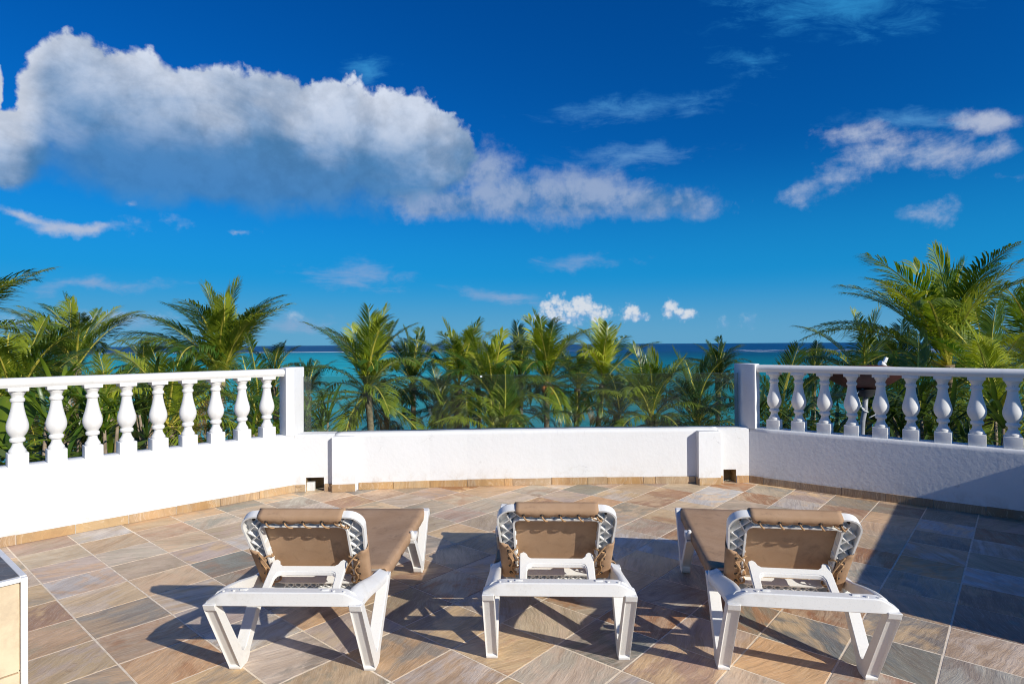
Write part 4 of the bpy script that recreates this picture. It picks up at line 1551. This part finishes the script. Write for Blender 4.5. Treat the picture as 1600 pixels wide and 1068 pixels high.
# ------------------------------------------------------------------ palms
def frond_mesh(name, L, elev, droop, n, leaf, seed, mats, hang=0.5, wind=0.0):
    """one pinnate leaf: spine leaves the origin along +Y, each leaflet shares its root with the spine"""
    r = random.Random(seed)
    me = bpy.data.meshes.new(name)
    V, F, MI = [], [], []
    M = 2 * n
    # spine
    pts, tans = [], []
    p = Vector((0, 0, 0)); 
    side_drift = r.uniform(-0.25, 0.25)
    for k in range(M + 1):
        t = k / M
        a = elev - droop * t ** 1.5
        yaw = side_drift * t * t
        d = Vector((math.sin(yaw) * math.cos(a), math.cos(yaw) * math.cos(a), math.sin(a)))
        pts.append(p.copy()); tans.append(d)
        p = p + d * (L / M)
    def rad(t):
        return 0.036 * (1 - t) ** 0.75 + 0.005
    ids = []
    for k in range(M + 1):
        d = tans[k]
        sx = Vector((0, 0, 1)).cross(d)
        if sx.length < 1e-4: sx = Vector((-1, 0, 0))
        sx = -sx.normalized()
        nz = sx.cross(d).normalized()
        rr = rad(k / M)
        b = len(V)
        V += [pts[k] - sx * rr, pts[k] + sx * rr, pts[k] - nz * rr * 0.8]
        ids.append((b, sx, nz, d))
    for k in range(M):
        a, b = ids[k][0], ids[k + 1][0]
        F += [(a, a + 1, b + 1, b), (a + 1, a + 2, b + 2, b + 1), (a + 2, a, b, b + 2)]
        MI += [1, 1, 1]
    gaps = [(r.uniform(0.2, 0.95), r.uniform(0.02, 0.07), r.choice((-1, 1))) for _ in range(5)]
    for k in range(n):
        i = 2 * k + 1
        t = i / M
        if t < 0.10:
            continue
        prof = max(0.10, math.sin(PI * (0.14 + 0.80 * t))) ** 0.75
        if t < 0.2: prof *= 0.55 + 2.2 * (t - 0.1)
        _, sx, nz, d = ids[i]
        b0, b1 = ids[i][0], ids[i + 1][0]
        for sg in (-1, 1):
            if r.random() < 0.03 or any(abs(t - g0) < gw and sg == gs for g0, gw, gs in gaps) and r.random() < 0.75:
                continue
            ln = leaf * prof * r.uniform(0.86, 1.12)
            fw = 0.80 + 0.80 * t + r.uniform(-.15, .15)
            lift = 0.30 - 0.1 * t + r.uniform(-.15, .15)
            d0 = (sx * sg + d * fw + nz * lift + Vector((wind * 0.3, 0, 0))).normalized()
            d1 = (d0 + Vector((wind * 0.5, 0, -hang * r.uniform(0.6, 1.3)))).normalized()
            d2 = (d1 + Vector((wind * 0.6, 0, -hang * r.uniform(0.8, 1.6)))).normalized()
            base = pts[i] + sx * sg * rad(t) * 0.5
            m1 = base + d0 * ln * 0.38
            m2 = m1 + d1 * ln * 0.34
            tp = m2 + d2 * ln * 0.30
            wd = 0.030 * (0.6 + 0.5 * prof)
            wv = d.cross(d0).cross(d0)
            wv = (d - d0 * d.dot(d0)).normalized() * wd
            o = 0 if sg < 0 else 1
            q = len(V)
            V += [m1 - wv * 0.5, m1 + wv * 0.5, m2 - wv * 0.42, m2 + wv * 0.42, tp]
            F += [(b0 + o, b1 + o, q + 1, q), (q, q + 1, q + 3, q + 2), (q + 2, q + 3, q + 4)]
            MI += [0, 0, 0]
    me.from_pydata([tuple(v) for v in V], [], F)
    for mt in mats:
        me.materials.append(mt)
    me.polygons.foreach_set('material_index', MI)
    me.update()
    return me


FR = {}
CLASSES = {  # elevation class: (elev deg, droop rad, length factor)
    'spear': (82, 0.35, 0.85), 'up': (68, 0.95, 1.0), 'mid': (48, 1.35, 1.05), 'low': (22, 1.55, 1.05), 'hang': (-8, 1.25, 0.95), 'dead': (-50, 0.7, 0.75)}
for cname, (el, dr, lf) in CLASSES.items():
    for v in range(3):
        wd = (-0.5, 0.0, 0.5)[v]
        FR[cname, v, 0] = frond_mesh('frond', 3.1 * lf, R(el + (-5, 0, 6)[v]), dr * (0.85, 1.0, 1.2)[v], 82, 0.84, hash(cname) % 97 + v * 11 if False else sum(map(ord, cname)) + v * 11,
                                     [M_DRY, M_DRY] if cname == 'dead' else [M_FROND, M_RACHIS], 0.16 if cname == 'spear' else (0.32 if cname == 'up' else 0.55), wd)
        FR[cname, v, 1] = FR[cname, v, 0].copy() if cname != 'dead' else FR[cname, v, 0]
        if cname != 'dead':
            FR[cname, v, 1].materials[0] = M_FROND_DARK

PALM_N = 0


def palm(label, cpx, cpy, Y, L, counts=(3, 6, 7, 6, 4, 1), lean=(0, 0), dark=0, wind_az=None, seed=0, nuts=0, group='coconut palms between the house and the sea', face=None):
    """counts: spear, up, mid, low, hang, dead"""
    global PALM_N
    r = random.Random(1000 + seed)
    top = px(cpx, cpy, Y)
    bx, by = top.x + lean[0], top.y + lean[1]
    root = empty('palm_tree', (bx, by, LAND_Z))
    tag(root, label, 'palm tree', group)
    t3 = Vector((top.x - bx, top.y - by, top.z - LAND_Z))
    # trunk with leaf-scar rings
    mb = MB()
    pts, rad = [], []
    N = 40
    for k in range(N + 1):
        t = k / N
        bend = Vector((lean[0] * -1 * t ** 2, lean[1] * -1 * t ** 2, t * t3.z))
        pts.append(bend)
        rr = 0.105 + 0.07 * (1 - t) ** 3 + (0.05 * max(0, (t - 0.93) / 0.07))
        rad.append(rr * (1.05 if k % 2 else 0.97) * L / 3.1 ** 1 if False else rr * (1.05 if k % 2 else 0.97))
    mb.tube(pts, rad, 9)
    mb.build('trunk', M_TRUNK, root)
    i = 0
    golden = 2.39996
    az = r.uniform(0, 6.28)
    sc = L / 3.1
    for cname, cnt in zip(CLASSES, counts):
        for k in range(cnt):
            az += golden + r.uniform(-0.25, 0.25)
            a = az
            if wind_az is not None:              # the wind presses the leaves to one side
                a = a - 0.70 * math.sin(a - wind_az)
            cn = cname
            if wind_az is not None and math.cos(a - wind_az) < -0.1 and cname in ('mid', 'low', 'hang'):
                cn = 'up'
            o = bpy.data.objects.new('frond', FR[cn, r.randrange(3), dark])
            rise = {'spear': 0.10, 'up': 0.05, 'mid': 0.0, 'low': -0.06, 'hang': -0.12, 'dead': -0.18}[cname]
            o.location = (t3.x + r.uniform(-.03, .03), t3.y + r.uniform(-.03, .03), t3.z + rise)
            tx = r.uniform(-0.16, 0.16); ty = r.uniform(-0.14, 0.14)
            rot = Matrix.Rotation(a, 4, 'Z') @ Matrix.Rotation(tx, 4, 'X') @ Matrix.Rotation(ty, 4, 'Y')
            o.rotation_euler = rot.to_euler()
            s_ = sc * r.uniform(0.86, 1.10)
            o.scale = (s_, s_, s_)
            link(o, root)
            i += 1
    for k in range(nuts):
        mb = MB()
        a = r.uniform(-2.4, -0.6)
        c = t3 + Vector((math.cos(a) * 0.22, math.sin(a) * 0.22, -0.28 - 0.12 * (k % 2)))
        mb.lathe([(0.02, -0.14), (0.08, -0.10), (0.11, 0.0), (0.085, 0.09), (0.02, 0.13)], 10, tuple(c))
        mb.build('coconut', M_NUT, root)
    PALM_N += 1
    return root


WEST = R(100)          # leaves stream to the left
palm('tall palm at the left frame edge with long upright fronds', -118, 600, 11.5, 3.0, (4, 7, 5, 3, 3, 0), (-.5, .3), 0, WEST + PI, 1)
palm('windswept palm left of the gap in the left palms, bent over the rail', 118, 572, 20, 2.75, (3, 7, 8, 5, 3, 1), (.5, .2), 0, WEST, 2)
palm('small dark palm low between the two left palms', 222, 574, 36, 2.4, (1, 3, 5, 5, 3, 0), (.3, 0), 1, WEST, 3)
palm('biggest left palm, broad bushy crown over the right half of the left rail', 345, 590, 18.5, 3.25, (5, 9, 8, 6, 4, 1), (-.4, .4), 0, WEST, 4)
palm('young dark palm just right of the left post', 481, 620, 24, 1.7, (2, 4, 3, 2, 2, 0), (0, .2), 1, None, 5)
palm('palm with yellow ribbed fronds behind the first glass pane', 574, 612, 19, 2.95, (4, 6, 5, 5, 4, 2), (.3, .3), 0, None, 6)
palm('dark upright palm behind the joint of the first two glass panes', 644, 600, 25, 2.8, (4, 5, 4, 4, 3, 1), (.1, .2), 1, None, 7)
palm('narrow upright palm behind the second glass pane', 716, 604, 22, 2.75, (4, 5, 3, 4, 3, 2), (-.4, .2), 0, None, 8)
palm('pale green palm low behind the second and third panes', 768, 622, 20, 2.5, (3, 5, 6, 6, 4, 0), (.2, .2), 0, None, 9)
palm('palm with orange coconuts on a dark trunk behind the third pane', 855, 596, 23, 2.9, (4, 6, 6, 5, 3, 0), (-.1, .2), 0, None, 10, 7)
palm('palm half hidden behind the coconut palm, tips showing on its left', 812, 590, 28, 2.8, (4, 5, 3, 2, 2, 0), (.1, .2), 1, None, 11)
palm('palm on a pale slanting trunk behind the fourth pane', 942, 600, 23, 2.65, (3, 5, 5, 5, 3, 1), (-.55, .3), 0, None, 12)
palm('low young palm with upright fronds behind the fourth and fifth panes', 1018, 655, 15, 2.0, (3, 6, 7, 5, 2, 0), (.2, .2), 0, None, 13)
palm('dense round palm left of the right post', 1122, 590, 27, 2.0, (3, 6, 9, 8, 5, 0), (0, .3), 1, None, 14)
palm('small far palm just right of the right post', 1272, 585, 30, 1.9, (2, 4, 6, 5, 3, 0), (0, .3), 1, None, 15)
palm('arching palm behind the dish with a yellow drooping frond', 1352, 602, 17, 2.5, (2, 3, 7, 7, 4, 0), (.3, .2), 0, None, 16)
palm('tallest palm on the right, long feathered fronds against the sky', 1480, 570, 14.5, 3.25, (3, 7, 6, 5, 3, 1), (.5, .3), 0, WEST - 0.4, 17)
palm('palm cut off by the right frame edge', 1625, 572, 15.5, 2.9, (2, 4, 7, 6, 3, 0), (.3, .2), 0, WEST, 18)
palm('shaggy dark palm low between the first two panes, behind its neighbours', 604, 652, 27, 2.2, (2, 4, 5, 5, 4, 2), (.2, .2), 1, None, 31)
palm('dark palm low in the second pane, left of the pale green one', 688, 640, 25, 2.2, (2, 5, 5, 5, 3, 1), (-.2, .2), 1, None, 32)
palm('far palm whose tips show between the second pane palms', 746, 604, 30, 2.5, (3, 6, 5, 4, 3, 0), (.2, .2), 1, None, 33)
palm('dark shaggy palm low at the joint of the third and fourth panes', 802, 640, 26, 2.4, (2, 4, 5, 5, 4, 1), (.2, .2), 1, None, 34)
palm('palm between the coconut palm and the one on the pale trunk', 902, 606, 27, 2.4, (2, 5, 6, 5, 4, 1), (-.2, .2), 1, None, 35)
palm('palm tucked under the right end of the fourth pane, dark fronds spread low', 968, 650, 22, 1.9, (2, 3, 5, 5, 3, 1), (.2, .2), 1, None, 36)
palm('palm in front of the tallest right palm, fronds over the rail', 1548, 622, 13, 2.3, (2, 4, 7, 6, 4, 1), (.2, .2), 0, None, 37)
palm('dark palm between the dish and the tallest right palm', 1415, 604, 19, 2.4, (2, 4, 6, 6, 4, 0), (.2, .2), 1, None, 38)
palm('dark arching palm low behind the first two left balusters', 48, 650, 15, 2.2, (2, 4, 6, 6, 4, 0), (.2, .2), 1, WEST, 39)
palm('palm low behind the fifth and sixth left balusters', 285, 645, 16, 2.0, (2, 4, 6, 6, 4, 0), (.2, .2), 0, WEST, 40)
palm('small palm behind the last left balusters, right of the biggest one', 428, 604, 22, 1.9, (2, 4, 5, 5, 3, 1), (.2, .2), 1, None, 41)
palm('palm low behind the third and fourth left balusters', 168, 655, 14, 1.8, (1, 4, 6, 6, 4, 0), (.2, .2), 0, WEST, 42)
# the nearer, lower palms whose fronds fill the gaps of the balustrades
palm('low palm behind the far end of the left balusters', 405, 668, 11.5, 1.9, (1, 3, 5, 6, 3, 0), (0, .4), 0, None, 19, 0, 'low palms against the parapet')
palm('low palm behind the middle of the left balusters', 262, 668, 10.8, 1.8, (1, 3, 5, 6, 4, 0), (0, .4), 0, None, 20, 0, 'low palms against the parapet')
palm('low palm behind the nearest left balusters', 20, 640, 10.5, 2.0, (1, 3, 6, 6, 3, 0), (0, .4), 0, WEST, 21, 0, 'low palms against the parapet')
palm('low palm behind the first right balusters', 1218, 672, 11.5, 1.7, (1, 3, 5, 6, 4, 0), (0, .4), 1, None, 22, 0, 'low palms against the parapet')
palm('low palm between dish pole and the middle right balusters', 1432, 668, 10.5, 1.8, (1, 2, 5, 6, 4, 0), (0, .4), 1, None, 23, 0, 'low palms against the parapet')
palm('low palm behind the last right balusters', 1560, 650, 10.0, 1.9, (1, 3, 5, 6, 4, 0), (0, .4), 0, None, 24, 0, 'low palms against the parapet')
palm('low palm top at the foot of the third pane', 782, 690, 16, 2.1, (2, 4, 5, 4, 3, 0), (0, .4), 0, None, 27, 0, 'low palms against the parapet')
palm('low palm top at the foot of the last pane', 1090, 668, 15, 2.2, (2, 4, 6, 6, 3, 0), (0, .4), 1, None, 28, 0, 'low palms against the parapet')


# ------------------------------------------------------------------ strap-leaved shrubs close behind the balustrades
def strap_mesh(seed, L, wd, elev, droop, mt):
    r = random.Random(seed)
    n = 7
    V, F = [], []
    p = Vector((0, 0, 0))
    for k in range(n + 1):
        t = k / n
        a = elev - droop * t ** 1.6
        w_ = wd * (0.55 + 1.2 * t) * (1 - t ** 3.0) if t < 1 else 0
        V += [tuple(p + Vector((-w_, 0, w_ * 0.45))), tuple(p), tuple(p + Vector((w_, 0, w_ * 0.45)))]
        p = p + Vector((0, math.cos(a), math.sin(a))) * (L / n)
    for k in range(n):
        a, b = 3 * k, 3 * k + 3
        F += [(a, a + 1, b + 1, b), (a + 1, a + 2, b + 2, b + 1)]
    me = bpy.data.meshes.new('leaf')
    me.from_pydata(V, [], F)
    me.materials.append(mt)
    me.polygons.foreach_set('use_smooth', [True] * len(F))
    return me


STRAPS = {0: [strap_mesh(i, 0.80 + 0.1 * (i % 3), 0.030, R(30 + 12 * i), 1.1 + 0.2 * (i % 3), M_STRAP) for i in range(5)]}
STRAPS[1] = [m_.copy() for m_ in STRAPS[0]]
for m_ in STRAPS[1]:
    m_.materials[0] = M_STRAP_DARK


def shrub(label, cpx, cpy, Y, n_ros, spread, dark, seed):
    r = random.Random(seed * 7 + 3)
    c = px(cpx, cpy, Y)
    root = empty('leafy_shrub', (c.x, c.y, LAND_Z))
    tag(root, label, 'shrub', 'strap-leaved shrubs behind the balustrades')
    H = c.z - LAND_Z
    mb = MB()
    mb.tube([(0, 0, 0), (0.05, 0.02, H * 0.5), (0, 0, H - 0.7)], [0.09, 0.07, 0.05], 8)
    tops = []
    for k in range(n_ros):
        q = Vector((r.uniform(-spread, spread), r.uniform(-0.25, 0.25), H + r.uniform(-0.55, 0.30)))
        tops.append(q)
        mb.tube([(0, 0, H - 0.9), (q.x * 0.6, q.y * 0.6, (H - 0.9) * 0.5 + q.z * 0.5 - 0.1), tuple(q)], [0.04, 0.03, 0.018], 6)
    mb.build('stem', M_TRUNK, root)
    for q in tops:
        az = r.uniform(0, 6.28)
        for k in range(11):
            az += 2.4 + r.uniform(-.3, .3)
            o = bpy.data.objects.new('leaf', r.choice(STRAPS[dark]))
            o.location = q
            o.rotation_euler = (r.uniform(-.25, .25), r.uniform(-.3, .3), az)
            s_ = r.uniform(0.55, 0.95)
            o.scale = (s_, s_, s_)
            link(o, root)
    return root


shrub('bright green strap-leaved shrub behind the second and third balusters from the left', 120, 655, 8.3, 7, 0.50, 0, 1)
shrub('bright green shrub low behind the third and fourth left balusters', 170, 690, 8.0, 5, 0.40, 0, 2)
shrub('light green shrub behind the second baluster from the left', 60, 695, 7.4, 5, 0.40, 0, 3)
shrub('yellow green shrub in the gap before the left post', 440, 655, 9.8, 4, 0.40, 0, 4)
shrub('light green shrub at the foot of the glass beside the left post', 500, 665, 11.0, 5, 0.55, 0, 5)
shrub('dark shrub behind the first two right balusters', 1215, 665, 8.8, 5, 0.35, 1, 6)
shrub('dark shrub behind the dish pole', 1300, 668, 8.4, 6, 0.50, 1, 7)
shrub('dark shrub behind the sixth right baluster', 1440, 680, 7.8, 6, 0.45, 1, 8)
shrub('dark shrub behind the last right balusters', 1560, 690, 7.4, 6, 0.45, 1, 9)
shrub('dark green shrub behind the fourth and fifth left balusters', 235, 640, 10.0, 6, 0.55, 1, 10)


def big_leaf(label, pts, Y, wd, seed):
    """a broad paddle leaf on a stalk"""
    root_p = px(*pts[0], Y)
    root = empty('banana_plant', (root_p.x, root_p.y, LAND_Z))
    tag(root, label, 'banana plant')
    P = [px(x, y, Y) - Vector((root_p.x, root_p.y, LAND_Z)) for x, y in pts]
    mb = MB()
    mb.tube([(0, 0, 0), (P[0].x * .5, 0, P[0].z * 0.5), tuple(P[0])], [0.10, 0.06, 0.022], 8)
    mb.build('stalk', M_RACHIS, root)
    out = []
    n = 14
    for k in range(n + 1):
        t = k / n * (len(P) - 1)
        i = min(int(t), len(P) - 2)
        f = t - i
        out.append(P[i].lerp(P[i + 1], f))
    for _ in range(2):
        out = [out[0]] + [(out[i - 1] + 2 * out[i] + out[i + 1]) / 4 for i in range(1, n)] + [out[-1]]
    V, F = [], []
    for k, p in enumerate(out):
        t = k / n
        d = (out[min(k + 1, n)] - out[max(k - 1, 0)]).normalized()
        s = d.cross(Vector((0.25, -1, 0.3))).normalized()
        w_ = wd * math.sin(PI * min(0.98, 0.04 + t * 0.96)) ** 0.6
        for o in (-1, -0.5, 0, 0.5, 1):
            V.append(tuple(p + s * w_ * o + Vector((0, 1, 0)) * (abs(o) * w_ * 0.35)))
    for k in range(n):
        for q in range(4):
            a = 5 * k + q
            F.append((a, a + 1, a + 6, a + 5))
    me = bpy.data.meshes.new('leaf')
    me.from_pydata(V, [], F)
    me.materials.append(M_STRAP)
    me.polygons.foreach_set('use_smooth', [True] * len(F))
    link(bpy.data.objects.new('leaf', me), root)


big_leaf('broad paddle leaf of a banana plant at the far left behind the first balusters', [(12, 705), (22, 672), (38, 640), (50, 612)], 7.6, 0.13, 1)
big_leaf('second broad banana leaf cut by the left frame edge', [(-12, 715), (-8, 680), (0, 645), (6, 618)], 7.9, 0.16, 2)

# ------------------------------------------------------------------ undergrowth below the palms
r = random.Random(77)
V, F = [], []
for k in range(30000):
    Y = r.uniform(7.2, 46)
    X = r.uniform(-1.05, 1.05) * Y
    inside = abs(X) < 5.6 and Y < 6.6
    if inside:
        continue
    gap = 0.55 * math.sin(X * 0.9 + 1) + 0.5 * math.sin(X * 0.37 + Y * 0.5)
    side = min(1.0, max(0.0, (abs(X / Y) - 0.30) / 0.12))
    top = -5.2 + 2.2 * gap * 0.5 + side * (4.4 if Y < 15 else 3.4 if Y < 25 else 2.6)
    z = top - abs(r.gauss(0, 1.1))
    s = r.uniform(0.10, 0.26)
    a = Vector((r.gauss(0, 1), r.gauss(0, 1), r.gauss(0, 1) * 0.6)).normalized()
    b = a.orthogonal().normalized()
    b = (Matrix.Rotation(r.uniform(0, 6.28), 3, a) @ b) * s * 0.28
    a = a * s
    p = Vector((X, Y, z))
    i = len(V)
    V += [tuple(p - a), tuple(p + b), tuple(p + a), tuple(p - b)]
    F.append((i, i + 1, i + 2, i + 3))
me = bpy.data.meshes.new('undergrowth')
me.from_pydata(V, [], F)
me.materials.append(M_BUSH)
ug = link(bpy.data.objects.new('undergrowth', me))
tag(ug, 'dark mass of leafy undergrowth below the palms', kind='stuff')

bpy.context.view_layer.update()
